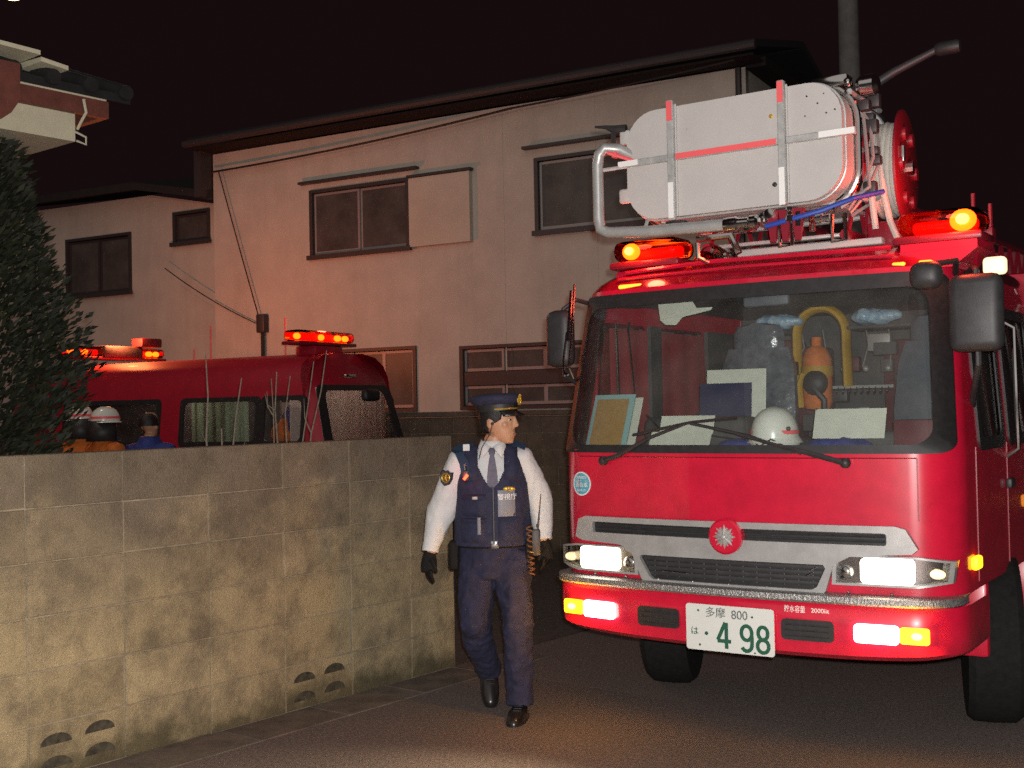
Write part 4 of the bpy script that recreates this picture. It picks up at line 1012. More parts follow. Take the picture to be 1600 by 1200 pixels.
# fender pipe in front of and below the basket
c = MB(); c.tube([(-.50, .02, 2.90), (-.56, -.06, 2.945), (-.62, -.10, 2.955), (-.655, -.10, 2.925), (-.665, -.10, 2.87), (-.665, -.10, 2.60), (-.655, -.10, 2.545), (-.61, -.10, 2.525), (-.40, -.10, 2.508), (.02, -.10, 2.498)], .029, 12); pp = c.build('fender_pipe', M['silver'], truck)
c = MB(); c.rbox(-.585, -.56, -.10, -.06, 2.90, 2.93, .004); c.tube([(-.60, -.115, 2.925), (-.50, -.03, 2.885)], .010, 6); c.build('tape', M['red_tape'], pp)
c = MB(); c.tube([(-.64, -.09, 2.845), (-.50, -.02, 2.862)], .010, 6); c.build('pipe_stay', M['steel'], pp); c = MB(); c.tube([(-.41, -.10, 2.51), (-.41, -.06, 2.57)], .010, 6); c.build('pipe_stay', M['steel'], pp)
c = MB(); c.lathe([(.034, 0), (.036, .02), (.036, .06), (.028, .07), (.026, .12), (.034, .13), (.034, .16), (.02, .17)], 14, (0.02, -.10, 2.497), 'X'); c.build('coupling', M['chrome'], pp)
# tabs and spray head on the side of the basket
c = MB(); c.rbox(-.60, -.53, -.01, .02, 2.68, 2.755, .025, 3); c.rbox(-.585, -.53, -.01, .02, 2.98, 3.05, .006); c.build('side_tab', M['panel'], bk)
c = MB(); c.tube([(-.55, 0, 3.06), (-.62, -.01, 3.065), (-.66, -.02, 3.08), (-.72, -.02, 3.09)], [.022, .02, .010, .006], 8); c.tube([(-.62, -.01, 3.05), (-.615, -.02, 2.99)], .014, 6); c.build('spray_head', M['plastic'], bk)
# valves and fittings under the basket
c = MB(); rnd = random.Random(4)
for k in range(13):
    x = .10 + .033 * k; y = -.04 + rnd.uniform(-.05, .1); z_ = 2.50 + rnd.uniform(-.025, .035); r = rnd.uniform(.012, .026)
    c.lathe([(r * .6, -.03), (r, -.028), (r, .0), (r * .7, .004), (r * .7, .02), (r * .9, .024), (r * .9, .04)], 10, (x, y, z_), rnd.choice('XYZ'))
c.tube([(-.17, .0, 2.44), (-.17, .0, 2.37), (-.14, .05, 2.35)], .012, 8); c.tube([(-.20, .06, 2.47), (-.02, .06, 2.47), (.02, .06, 2.38)], .018, 8); c.build('valve', M['chrome'], bk)
c = MB(); c.tube([(.21, -.07, 2.475), (.34, -.08, 2.495), (.48, -.07, 2.52), (.60, .0, 2.57), (.68, .2, 2.62)], .012, 8); c.build('blue_air_hose', M['blue_hose'], bk)
c = MB()
for x in (.24, .30, .36): c.loft([[(x - .03, -.06, 2.545), (x + .03, -.06, 2.545), (x + .03, -.03, 2.545), (x - .03, -.03, 2.545)], [(x - .012, -.06, 2.40), (x + .012, -.06, 2.40), (x + .012, -.04, 2.40), (x - .012, -.04, 2.40)]])
c.build('red_bracket', M['dark_red'], bk, smooth=0)
c = MB()
for x in (.30, .55):
    c = MB(); c.tube([(x - .03, -.05, 2.50), (x - .03, -.05, 2.38), (x + .03, -.05, 2.38), (x + .03, -.05, 2.50)], .009, 6); c.build('hanger_loop', M['chrome'], bk)
c = MB(); c.rbox(-.12, .62, .36, .42, 2.40, 2.435, .008); c.build('carrier_beam', M['panel'], bk)
# bundle of hoses and cables on the right flank
c = MB(); rnd = random.Random(11)
for k in range(4):
    y = .18 + .09 * k
    c.tube([(.50 + .02 * k, y, 3.10 - .02 * k), (.60 + rnd.uniform(-.02, .02), y + .02, 2.98), (.60 + rnd.uniform(0, .03), y, 2.80), (.59 + rnd.uniform(-.04, .05), y - .03, 2.64), (.52 + rnd.uniform(-.05, .04), y - .08, 2.55)], .009, 6)
c.build('hose_bundle', M['alu_light'], bk)
rnd = random.Random(15)
for k in range(10):
    c = MB(); x = .585 + rnd.uniform(-.02, .03); y = .2 + rnd.uniform(0, .35); z_ = 2.62 + .05 * k
    c.rbox(x - .03, x + .03, y, y + .05, z_, z_ + rnd.uniform(.03, .07), .008); c.build('control_box', M['plastic'], bk)
c = MB(); c.lathe([(.035, 0), (.05, .02), (.05, .08), (.03, .1)], 14, (.58, .18, 3.12), 'X'); c.ball((.56, .1, 3.13), .022, 10, 6); c.rbox(.38, .55, .12, .22, 3.13, 3.18, .01); c.build('work_light', M['chrome'], bk)
# hose reel on the right
rl = MB(); rl.lathe([(.0, -.072), (.10, -.072), (.11, -.072), (.24, -.072), (.252, -.068), (.252, -.06), (.24, -.055), (.1, -.055)], 36, (.70, .62, 2.80), 'X'); reel = rl.build('hose_reel', M['dark_red'], truck)
RP = Vector((.70, .62, 2.80)); reel.matrix_local = Matrix.Translation(Vector((.60, .60, 2.79))) @ Matrix.Rotation(radians(5), 4, 'Z') @ Matrix.Scale(1.12, 4) @ Matrix.Translation(-RP)
rl = MB(); rl.lathe([(.1, .055), (.24, .055), (.258, .060), (.258, .070), (.24, .076), (.0, .076)], 36, (.70, .62, 2.80), 'X')
for k in range(6): a = 2 * pi * k / 6; rl.lathe([(0, 0), (.03, 0), (.03, .012), (0, .012)], 12, (.776, .62 + .16 * cos(a), 2.80 + .16 * sin(a)), 'X')
rl.build('flange', M['dark_red'], reel)
rl = MB()
for k in range(5):
    x = .662 + .021 * k; pts = [(x + .003 * sin(3 * t), .62 + (.20 - .006 * (k % 2)) * cos(t), 2.80 + (.20 - .006 * (k % 2)) * sin(t)) for t in [2 * pi * j / 28 for j in range(29)]]
    rl.tube(pts, .0125, 8, False)
rl.tube([(.70, .42, 2.80), (.71, .42, 2.66), (.73, .43, 2.55), (.76, .45, 2.46)], .014, 8); rl.tube([(.66, .42, 2.80), (.66, .42, 2.64), (.67, .43, 2.52)], .014, 8)
rl.lathe([(.19, -.054), (.19, .054)], 28, (.70, .62, 2.80), 'X'); rl.build('hose', M['hose'], reel)
rl = MB(); rl.tube([(.775, .62, 2.80), (.80, .62, 2.80)], .03, 10); rl.build('crank', M['chrome'], reel); rl = MB(); rl.rbox(.777, .795, .44, .47, 2.80, 2.87, .005); rl.build('crank', M['chrome'], reel)
c = MB(); c.rbox(.62, .92, .48, .76, 2.44, 2.56, .02); c.tube([(.60, .62, 2.5), (.61, .62, 2.8)], .02, 8); c.build('reel_stand', M['dark_red'], reel)
# water monitor above
c = MB(); c.tube([(.28, .9, 3.14), (.36, .9, 3.27), (.55, .9, 3.36), (.78, .9, 3.44)], [.035, .030, .022, .018], 12); c.rbox(.22, .48, .80, 1.0, 2.98, 3.16, .03); mon = c.build('water_monitor', M['alu_dark'], truck)
c = MB(); c.lathe([(.028, 0), (.036, .02), (.036, .10), (.03, .12)], 14, (.76, .9, 3.435), 'X'); c.build('nozzle', M['black'], mon)
c = MB()
for x, z_ in ((.92, 2.68), (1.0, 2.62)): c.tube([(x, .9, z_ - .22), (x, .9, z_)], .010, 6)
c.rbox(.86, 1.02, .85, .95, 2.42, 2.5, .01); c.build('stowage_rack', M['dark_red'], truck)

# ================================================================== CAB INTERIOR
c = MB(); c.loft([[(x, y, z_) for y, z_ in ((.08, .95), (.02 + .03, 1.40), (.10, 1.425), (.52, 1.41), (.58, 1.36), (.56, .95))] for x in (-.93, -.6, 0, .6, .93)])
dsh = c.build('dashboard', M['dash'], truck, smooth=30)
c = MB(); c.rbox(-.72, -.12, .42, .62, 1.40, 1.585, .04, 3); c.build('instrument_hood', M['dash'], dsh)
c = MB(); c.rbox(.26, .74, .46, .60, 1.40, 1.50, .03, 3); c.build('glove_tray', M['dash'], dsh)
c = MB(); c.box(-.96, .96, .10, 2.37, .82, .86); c.build('cab_floor', M['black'], truck, smooth=0)
c = MB(); c.box(-.93, .93, 2.30, 2.37, .87, 2.24); c.build('cab_back', M['lining'], truck, smooth=0)
c = MB(); c.box(-.88, .88, .45, 2.29, 2.215, 2.24); c.rbox(-.80, .84, .26, .46, 2.185, 2.225, .015); c.build('headlining', M['lining'], truck, smooth=0)
for s_ in (-1, 1):
    c = MB(); xa, xb = sorted((s_ * .945, s_ * 1.0)); c.box(xa, xb, .30, 2.29, .87, 1.415); c.box(*sorted((s_ * .93, s_ * .955)), .955, 1.095, 1.416, 2.12); c.box(*sorted((s_ * .93, s_ * .955)), 1.755, 2.29, 1.416, 2.12); c.build('door_lining', M['lining'], truck, smooth=0)
c = MB()  # panels added in the left windows, red beacon light put into their colour
c.grid(lambda u, v: (-.955 + .003 * sin(u * 14), .50 + .46 * u, 1.43 + .66 * v), 40, 2); c.build('red_glow_panel', M['glow_red'], truck)
c = MB(); c.grid(lambda u, v: (-.955 + .003 * sin(u * 17), 1.10 + .64 * u, 1.43 + .66 * v), 40, 2); c.build('red_glow_panel', M['glow_red'], truck)
c = MB(); c.tube([(-.80, .30, 2.10), (-.80, .32, 1.5)], .008, 6); c.tube([(-.88, .60, 2.12), (-.90, .62, 2.08), (-.92, .75, 1.5)], .008, 6); c.build('grip_bar', M['chrome'], truck)
# steering wheel
c = MB(); R_ = .225; pts = []
for k in range(33):
    a = 2 * pi * k / 32; pts.append((-.42 + R_ * cos(a), .80 - R_ * sin(a) * .72 * -1 * .0 + R_ * sin(a) * .78, 1.535 + R_ * sin(a) * .42))
c.tube(pts, .015, 8, False); c.tube([(-.42, .80, 1.535), (-.42, .62, 1.35)], .03, 8); c.tube([(-.64, .80, 1.535), (-.42, .80, 1.52), (-.2, .80, 1.535)], .015, 6); c.build('steering_wheel', M['plastic'], truck)
# seats
def seat(x, w_, m):
    b = MB(); b.rbox(x - w_ / 2, x + w_ / 2, .82, 1.30, 1.02, 1.18, .06, 3); st_ = b.build('seat', m, truck)
    b = MB(); rs = []
    for z_, hw, y in ((1.15, w_ * .46, 1.18), (1.3, w_ * .5, 1.14), (1.6, w_ * .52, 1.16), (1.85, w_ * .48, 1.20), (1.97, w_ * .40, 1.22)):
        rs.append([(x + hw * cos(t) if abs(cos(t)) < .8 else x + hw * (1 if cos(t) > 0 else -1), y + .06 * sin(t), z_) for t in [2 * pi * k / 16 for k in range(16)]])
    b.loft(rs); b.build('backrest', m, st_)
    b = MB(); rs = []
    for z_, hw in ((1.93, w_ * .26), (1.98, w_ * .34), (2.06, w_ * .34), (2.10, w_ * .28), (2.115, w_ * .1)):
        rs.append([(x + hw * cos(t), 1.21 + .05 * sin(t), z_) for t in [2 * pi * k / 16 for k in range(16)]])
    b.loft(rs); b.build('headrest', m, st_)
seat(-.36, .46, M['seat_plastic']); seat(.66, .44, M['seat'])
c = MB(); c.rbox(-.18, .28, 1.3, 1.75, .9, 1.45, .03); c.build('equipment_console', M['plastic'], truck)
c = MB(); c.tube([(-.60, 1.60, 1.735), (.30, 1.60, 1.735)], .010, 6); hk = c.build('hook_rail', M['steel'], truck)
hm = MB(); hm.tube([(0, 0, 0), (0, -.01, -.03), (0, -.025, -.04), (0, -.03, -.025)], .0055, 5); hme = hm.mesh('hook')
for k in range(24):
    o = put('hook', hme, M['chrome'], hk); o.location = (-.58 + .037 * k, 1.595, 1.735)
c = MB(); c.rbox(-.07, .17, .30, .34, 2.135, 2.20, .015); c.tube([(.05, .30, 2.20), (.05, .25, 2.22)], .01, 6); c.build('rear_view_mirror', M['seat'], truck)
c = MB(); c.rbox(-.62, -.42, 1.9, 2.2, 1.3, 2.05, .03); c.rbox(-.40, -.24, 1.9, 2.2, 1.5, 2.0, .03); c.rbox(.15, .40, 1.9, 2.2, 1.45, 2.02, .03); c.build('locker', M['maroon'], truck)
rnd = random.Random(21)
for k in range(16):
    x = rnd.uniform(-.30, .42); y = rnd.uniform(1.35, 1.85); z_ = rnd.uniform(1.46, 1.95); sx_, sz_ = rnd.uniform(.03, .07), rnd.uniform(.02, .06)
    c = MB(); c.rbox(x - sx_, x + sx_, y, y + .06, z_, z_ + 2 * sz_, .008); c.build('equipment_box', M[('plastic', 'maroon', 'alu_light', 'dash', 'lining', 'plastic')[k % 6]], truck)
for k in range(5):
    x = -.25 + .13 * k; c = MB(); c.tube([(x, 1.62, 2.08), (x + .02, 1.60, 1.98), (x + rnd.uniform(-.05, .05), 1.58, 1.85)], (.004), 5); c.ball((x, 1.6, 1.84), .02, 8, 6); c.build('hanging_strap', M['alu_light'], truck)
for pts in ([(-.70, .44, 1.60), (-.60, .38, 1.53), (-.40, .40, 1.50), (-.16, .36, 1.47)], [(.28, .30, 1.44), (.33, .28, 1.55), (.30, .30, 1.62)]):
    c = MB(); c.tube(pts, .005, 5); c.build('cable', M['black'], truck)
# ---- loose things in the cab
def item(name, mb_or_me, m, label, cat, group=None, smooth=35):
    me = mb_or_me.mesh(name) if isinstance(mb_or_me, MB) else mb_or_me
    o = put(name, me, m, None, smooth); o.location = TO; o.rotation_euler = (0, 0, TTH); return tag(o, label, cat, group)
def sheet_mb(cx, cy, cz, w_, h_, lean=.3, yaw=0, curl=.01, th=.0012):
    b = MB()
    def P(u, v):
        x = (u - .5) * w_; s_ = v * h_; y = lean * s_ + curl * sin(pi * u) ; z_ = sqrt(max(0, 1 - lean * lean)) * s_
        return (cx + x * cos(yaw) - y * sin(yaw), cy + x * sin(yaw) + y * cos(yaw), cz + z_)
    b.grid(P, 6, 4); n = len(b.v); b.add([(p[0], p[1] + th, p[2]) for p in b.v], [tuple(reversed(f)) for f in b.f]); return b
# white helmet on the dashboard
hl_ = root('helmet', 'white helmet with a red reflective stripe resting on the truck dashboard', 'helmet', tl(.10, .26, 1.425), TTH)
b = MB(); b.loft([[(.115 * sqrt(max(0, 1 - (k / 9) ** 2.4)) * cos(t), .13 * sqrt(max(0, 1 - (k / 9) ** 2.4)) * sin(t), .055 + .155 * k / 9) for t in [2 * pi * j / 28 for j in range(28)]] for k in range(9)] + [[(.01 * cos(t), .01 * sin(t), .209) for t in [2 * pi * j / 28 for j in range(28)]]])
b.lathe([(.118, .05), (.135, .035), (.138, .03), (.118, .06)], 28, (0, 0, 0)); b.build('shell', M['helmet'], hl_)
b = MB(); b.lathe([(.117, .072), (.119, .074), (.119, .090), (.117, .092)], 28, (0, -.004, 0), cap=False); b.build('stripe', M['red_tape'], hl_)
b = MB(); b.lathe([(.11, -.0), (.118, .012), (.124, .03), (.11, .04)], 28, (0, 0, 0)); b.build('neck_guard', M['helmet'], hl_)
b = MB(); b.tube([(-.09, -.09, .05), (-.03, -.128, .015), (.03, -.128, .05), (.08, -.10, .02)], .004, 5); b.ball((.10, -.08, .10), .012, 8, 6); b.build('chin_strap', M['plastic'], hl_)
bd = root('clipboard', 'brown board in a teal folder propped in the left corner of the windscreen', 'board', TO, TTH)
sheet_mb(-.815, .17, 1.42, .27, .31, .34, -.15, .0, .004).build('folder', M['teal_paper'], bd); sheet_mb(-.815, .158, 1.42, .21, .285, .34, -.15, 0, .004).build('board', M['cork'], bd)
sheet_mb(-.665, .17, 1.42, .05, .29, .34, -.15, 0, .004).build('page_edge', M['paper'], bd)
item('paper_sheet', sheet_mb(-.355, .20, 1.50, .30, .10, .35, 0), M['paper'], 'narrow paper sheet at the top of the pile behind the left wiper', 'paper')
item('paper_sheet', sheet_mb(-.38, .16, 1.435, .34, .09, .5, 0), M['paper'], 'crumpled paper lying at the foot of the windscreen behind the left wiper', 'paper')
item('paper_sheet', sheet_mb(.47, .24, 1.475, .34, .155, .42, .05, -.02), M['paper'], 'large blank white paper leaning on the dashboard beside the white helmet', 'paper')
pv = MB(); pv.add([(-.56, .33, 2.185), (-.36, .31, 2.20), (-.33, .31, 2.15), (-.24, .31, 2.15), (-.25, .31, 2.135), (-.42, .33, 2.11), (-.46, .33, 2.07), (-.52, .33, 2.075), (-.55, .33, 2.10)], [tuple(range(9))])
pv.add([(x, y + .003, z_) for x, y, z_ in pv.v], [tuple(range(8, -1, -1))]); item('paper_sheet', pv, M['paper'], 'torn paper tucked under the headlining at the top of the windscreen', 'paper', smooth=0)
fo = root('folder', 'white and navy folder standing against the driver seat behind the steering wheel', 'folder', TO, TTH)
sheet_mb(-.30, .70, 1.48, .34, .36, .1, .03, 0, .004).build('cover', M['paper'], fo); sheet_mb(-.355, .685, 1.47, .30, .295, .1, .03, 0, .004).build('card', M['navy_card'], fo)
b = MB(); b.ball((.0, .30, 1.44), (.10, .08, .035)); me = fuse(b, .01, 2); rumple(me, .012, 20); item('blue_cloth', me, M['blue_coat'], 'crumpled dark blue cloth on the dashboard left of the helmet', 'cloth').location = tl(-.10, -.04, 0)
b = MB(); b.ball((.0, .30, 1.44), (.17, .08, .04)); me = fuse(b, .01, 2); rumple(me, .012, 20, 4); item('blue_cloth', me, M['blue_coat'], 'crumpled dark blue cloth under the large white paper', 'cloth').location = tl(.42, -.05, 0)
b = MB(); b.rbox(.68, .86, .26, .34, 1.425, 1.56, .006); item('red_binder', b, M['maroon'], 'dark red binder standing in the right corner of the windscreen', 'binder')
pts = [(-.26, 1.58, 1.72), (-.265, 1.58, 1.95)] + [(-.115 + .15 * cos(a), 1.58, 2.06 + .15 * sin(a)) for a in [pi - pi * k / 12 for k in range(13)]] + [(.035, 1.58, 1.95), (.04, 1.58, 1.74)]
b = MB(); b.tube(pts, [(.028, .052)] * len(pts), 10); item('yellow_hose', b, M['yellow'], 'flat yellow hose hung in an arch behind the cab seats', 'hose')
br = root('breathing_set', 'orange breathing set with black mask under the yellow hose arch', 'breathing set', tl(-.10, 1.45, 1.60), TTH)
b = MB(); b.lathe([(0, 0), (.07, .01), (.085, .05), (.085, .30), (.06, .36), (.03, .38), (.03, .43), (0, .43)], 18); b.build('cylinder', M['orange'], br)
b = MB(); b.ball((.02, -.09, .16), (.075, .05, .075)); b.tube([(.02, -.12, .13), (.08, -.12, .06), (.07, -.1, -.02)], .02, 8); b.build('mask', M['black'], br)
b = MB(); b.lathe([(.09, .20), (.092, .21), (.092, .25), (.09, .26)], 18, cap=False); b.tube([(-.08, -.06, .02), (-.085, -.07, .15), (-.06, -.07, .22)], .018, 6); b.build('harness', M['yellow'], br)
b = MB(); b.rbox(-.46, -.35, 1.5, 1.56, 1.72, 1.92, .02); me = b.mesh('teal'); item('teal_pouch', me, M['teal'], 'teal pouch hanging beside the yellow hose in the cab', 'pouch')
for cx, wd, lab in ((-.37, .16, 'blue plastic bag on the overhead rack left of the yellow hose'), (.22, .15, 'blue plastic bag on the overhead rack right of the yellow hose')):
    b = MB(); b.ball((0, 0, 0), (wd, .08, .05)); me = fuse(b, .012, 2); rumple(me, .014, 16, cx); me.transform(Matrix.Translation((cx, 1.55, 2.14))); item('plastic_bag', me, M['blue_bag'], lab, 'bag', 'blue bags on the cab overhead rack', 60)
for xa, xb in ((-.60, -.30), (.09, .5)):
    c = MB(); c.rbox(xa, xb, 1.42, 1.70, 2.065, 2.085, .005); c.build('overhead_rack', M['lining'], truck)
# ================================================================== PEOPLE
def ell(cx, cy, z, rx, ry, n=20, rot=0.0, p=2.0):
    """super-ellipse ring at height z"""
    out = []
    for k in range(n):
        t = 2 * pi * k / n; c_, s_ = cos(t), sin(t)
        x = rx * (abs(c_) ** (2 / p)) * (1 if c_ >= 0 else -1); y = ry * (abs(s_) ** (2 / p)) * (1 if s_ >= 0 else -1)
        out.append((cx + x * cos(rot) - y * sin(rot), cy + x * sin(rot) + y * cos(rot), z))
    return out
def limb(b, pts, rs, n=14): b.tube(pts, rs, n)
def hand(b, wrist, d, palm_n, side, L_=.18, curl=.35):
    """palm and five separate fingers: wrist point, direction of the hand, palm normal, direction of the thumb"""
    d = Vector(d).normalized(); pn = Vector(palm_n); pn = (pn - d * pn.dot(d)).normalized(); s = Vector(side); s = (s - d * s.dot(d) - pn * s.dot(pn)).normalized()
    w0 = Vector(wrist); k = L_ / .18
    b.tube([w0 - d * .02, w0 + d * .03 * k, w0 + d * .07 * k, w0 + d * .095 * k], [(.028 * k, .022 * k), (.040 * k, .019 * k), (.043 * k, .017 * k), (.038 * k, .013 * k)] if abs(d.z) < 2 else None, 12)
    for i, (o, ln) in enumerate(((.030, .066), (.010, .076), (-.011, .070), (-.031, .054))):
        p = w0 + d * .085 * k + s * o * k; dd = d.copy(); pts = [p]
        for seg, f in ((.45, curl * .5), (.32, curl), (.23, curl)):
            dd = (dd * cos(f) + pn * sin(f)).normalized(); p = p + dd * ln * seg * k; pts.append(p)
        b.tube(pts, [.0105 * k, .0100 * k, .0090 * k, .0070 * k], 8)
    p = w0 + d * .025 * k + s * .030 * k; dd = (d * .75 + s * .62 + pn * .2).normalized()
    b.tube([p, p + dd * .035 * k, p + dd * .035 * k + (d * .95 + s * .15 + pn * .35).normalized() * .045 * k], [.015 * k, .012 * k, .008 * k], 8)
def head_mesh(b, c, yaw, s=1.0):
    """skull, jaw, nose, ears, lips; faces -y, turned by yaw about z"""
    T = Matrix.Translation(c) @ Matrix.Rotation(yaw, 4, 'Z') @ Matrix.Scale(s, 4)
    old = b.M; b.M = T if old is None else old @ T
    prof = [(-.116, -.052, .020, .018, .020), (-.107, -.047, .033, .031, .033), (-.085, -.035, .053, .046, .053), (-.055, -.021, .069, .057, .069), (-.02, -.008, .084, .066, .084),
            (.015, .0, .094, .072, .090), (.05, .004, .097, .075, .094), (.085, .006, .092, .071, .09), (.11, .006, .075, .058, .074), (.128, .004, .045, .036, .045)]
    b.loft([ell(0, cy, z, rx, (ryf + ryb) / 2, 22) for z, cy, ryb, rx, ryf in prof])
    # nose, brow, lips, chin, ears
    b.loft([ell(0, -.088, .020, .008, .012, 10), ell(0, -.095, -.003, .010, .014, 10), ell(0, -.101, -.022, .014, .017, 10), ell(0, -.094, -.033, .012, .013, 10)])
    b.ball((0, -.080, .030), (.045, .018, .012), 12, 8); b.ball((0, -.086, -.060), (.019, .009, .006), 12, 8); b.ball((0, -.084, -.073), (.017, .008, .006), 12, 8); b.ball((0, -.069, -.103), (.020, .016, .014), 12, 8)
    for q in (-1, 1): b.ball((q * .074, .012, -.008), (.010, .020, .032), 10, 8); b.ball((q * .044, -.056, -.018), (.018, .018, .018), 10, 8)
    b.M = old; return T
def eyes(T, par, m_white, m_iris):
    for q in (-1, 1):
        w_ = MB(); w_.M = T; w_.ball((q * .030, -.0765, .006), (.012, .009, .0055), 12, 8); ew = w_.build('eye', M['paper'], par)
        w_ = MB(); w_.M = T; w_.ball((q * .031, -.0830, .006), (.0085, .0045, .0052), 10, 6); w_.build('iris', M['hair'], ew)
        w_ = MB(); w_.M = T; w_.tube([(q * .012, -.094, .026), (q * .030, -.092, .031), (q * .048, -.080, .026)], .0042, 6); w_.build('eyebrow', M['hair'], par)
# ------------------------------------------------------------------ police officer
po = root('person', 'police officer in white shirt and navy vest walking by the wall, head turned sideways', 'person', (-.10, 6.45, 0))
YAW = radians(66)
HC = Vector((.020, .0, 1.582))
LSH, LEL, LWR = (-.195, .01, 1.375), (-.295, .035, 1.105), (-.362, -.01, .875)
RSH, REL, RWR = (.150, .02, 1.385), (.228, .05, 1.14), (.252, -.015, .925)
LH, LK, LA = (-.095, .02, .88), (-.118, -.03, .475), (-.055, .26, .155)
RH, RK, RA = (.075, .0, .88), (.100, -.10, .47), (.108, -.08, .09)
body = MB()
TT = head_mesh(body, HC, YAW, 1.06)
limb(body, [(-.025, .02, 1.38), (-.015, .012, 1.44), (.005, .006, 1.50)], [.062, .056, .054])
body.loft([ell(-.02, .02, .86, .155, .105), ell(-.02, .02, 1.0, .150, .10), ell(-.02, .015, 1.2, .165, .11), ell(-.022, .015, 1.32, .165, .105), ell(-.022, .02, 1.40, .12, .075), ell(-.022, .02, 1.43, .06, .05)])
for S, E, W_ in ((LSH, LEL, LWR), (RSH, REL, RWR)): limb(body, [(S[0] * .6, .02, S[2]), S, E, W_], [.05, .052, .042, .030])
for H, K, A in ((LH, LK, LA), (RH, RK, RA)): limb(body, [H, K, A], [.085, .055, .042])
me = fuse(body, .0048, 2); bo = put('body', me, M['skin'], po, 80)
w_ = MB(); w_.M = TT; w_.tube([(-.020, -.090, -.066), (0, -.0945, -.0655), (.020, -.090, -.066)], [.003, .0045, .003], 6); w_.tube([(-.016, -.089, -.071), (0, -.0915, -.0725), (.016, -.089, -.071)], [.003, .0045, .003], 6); w_.build('lips', M['lips'], po)
eyes(TT, po, None, None)
# hair at the back and sides under the cap
w_ = MB(); w_.M = TT
rs = []
for z_, cy, rx, ry in ((-.055, .030, .062, .062), (-.03, .018, .076, .080), (.01, .010, .081, .092), (.05, .006, .083, .100), (.085, .006, .078, .094)):
    rs.append([(rx * cos(t), cy + ry * sin(t), z_) for t in [radians(-38 + 256 * k / 24) if z_ > 0.0 else radians(2 + 176 * k / 24) for k in range(25)]])
w_.loft(rs, False, False, closed=False); hr = w_.build('hair', M['hair'], po); md = hr.modifiers.new('t', 'SOLIDIFY'); md.thickness = .010
# ear cable of the radio
w_ = MB(); e0 = TT @ Vector((-.082, -.005, -.012)); w_.ball(e0, .009, 8, 6); w_.tube([e0, e0 + Vector((-.012, -.02, -.05)), (-.070, -.09, 1.44), (-.085, -.115, 1.38)], .0028, 5); w_.build('ear_piece', M['plastic'], po)
# cap: band, wide crown, peak, badge
CT = Matrix.Translation(HC + Vector((0, 0, .010))) @ Matrix.Rotation(YAW, 4, 'Z') @ Matrix.Rotation(radians(-3), 4, 'X') @ Matrix.Scale(1.05, 4)
cp = MB(); cp.M = CT
cp.loft([ell(0, .004, .040, .092, .110), ell(0, .004, .078, .095, .113)], False, False); cp.build('cap_band', M['black'], po)
cp = MB(); cp.M = CT
cp.loft([ell(0, .004, .074, .097, .115), ell(0, .006, .090, .112, .130), ell(0, .010, .108, .122, .140), ell(0, .010, .120, .118, .136), ell(0, .008, .130, .090, .105), ell(0, .006, .134, .03, .03)], True, True)
for j, v in enumerate(cp.v): pass
crown = cp.build('cap', M['navy'], po, smooth=60)
cp = MB(); cp.M = CT
rs = []
for o_, dz in ((0, 0), (.018, -.008), (.036, -.020), (.047, -.031)):
    rs.append([((.092 + o_ * .15) * sin(t), .004 - (.110 + o_) * cos(t), .042 + dz - .012 * (abs(sin(t)) ** 2) * 0) for t in [radians(-62 + 124 * k / 16) for k in range(17)]])
cp.loft(rs, False, False, closed=False); pk = cp.build('peak', M['shoe'], crown); pk.modifiers.new('t', 'SOLIDIFY').thickness = .004
cp = MB(); cp.M = CT
for k in range(10):
    a = 2 * pi * k / 10; cp.tube([(0, -.130, .098), (.017 * sin(a), -.130 - .002, .098 + .022 * cos(a))], [.008, .004], 6)
cp.ball((0, -.134, .098), (.009, .006, .010), 10, 8)
for q in (-1, 1): cp.tube([(q * .004, -.126, .068), (q * .017, -.128, .080), (q * .020, -.128, .100)], .0045, 6)
cp.build('cap_badge', M['gold'], crown)
cp = MB(); cp.M = CT; cp.tube([(.094 * sin(t), .004 - .113 * cos(t), .050) for t in [radians(-75 + 150 * k / 18) for k in range(19)]], .004, 6); cp.build('cap_cord', M['gold'], crown)
# shirt
sh = MB()
sh.loft([ell(-.02, .02, .90, .175, .120), ell(-.02, .018, 1.05, .178, .122), ell(-.02, .015, 1.2, .182, .125), ell(-.022, .015, 1.30, .178, .118), ell(-.022, .018, 1.375, .150, .092), ell(-.022, .018, 1.415, .095, .070), ell(-.02, .016, 1.44, .070, .064)])
limb(sh, [(-.10, .015, 1.372), (-.195, .012, 1.365), (-.235, .018, 1.27), (-.268, .03, 1.17), (-.300, .035, 1.09), (-.335, .015, .985), (-.358, -.006, .905), (-.363, -.01, .885)], [.062, .072, .075, .080, .080, .062, .044, .042], 16)
limb(sh, [(.07, .02, 1.38), (.145, .02, 1.375), (.185, .03, 1.29), (.222, .045, 1.19), (.238, .05, 1.12), (.250, .02, 1.03), (.255, -.01, .955), (.255, -.013, .938)], [.062, .070, .072, .074, .074, .060, .046, .044], 16)
me = fuse(sh, .010, 3); rumple(me, .007, 11, 3, .8); rumple(me, .0025, 30, 8, 1.2); st_ = put('shirt', me, M['shirt'], po, 80)
for W_, P in (((-.363, -.011, .882), (-.355, -.002, .925)), ((.255, -.014, .936), (.253, -.004, .975))): c = MB(); c.tube([W_, P], [.046, .047], 16); c.build('cuff', M['shirt'], st_)
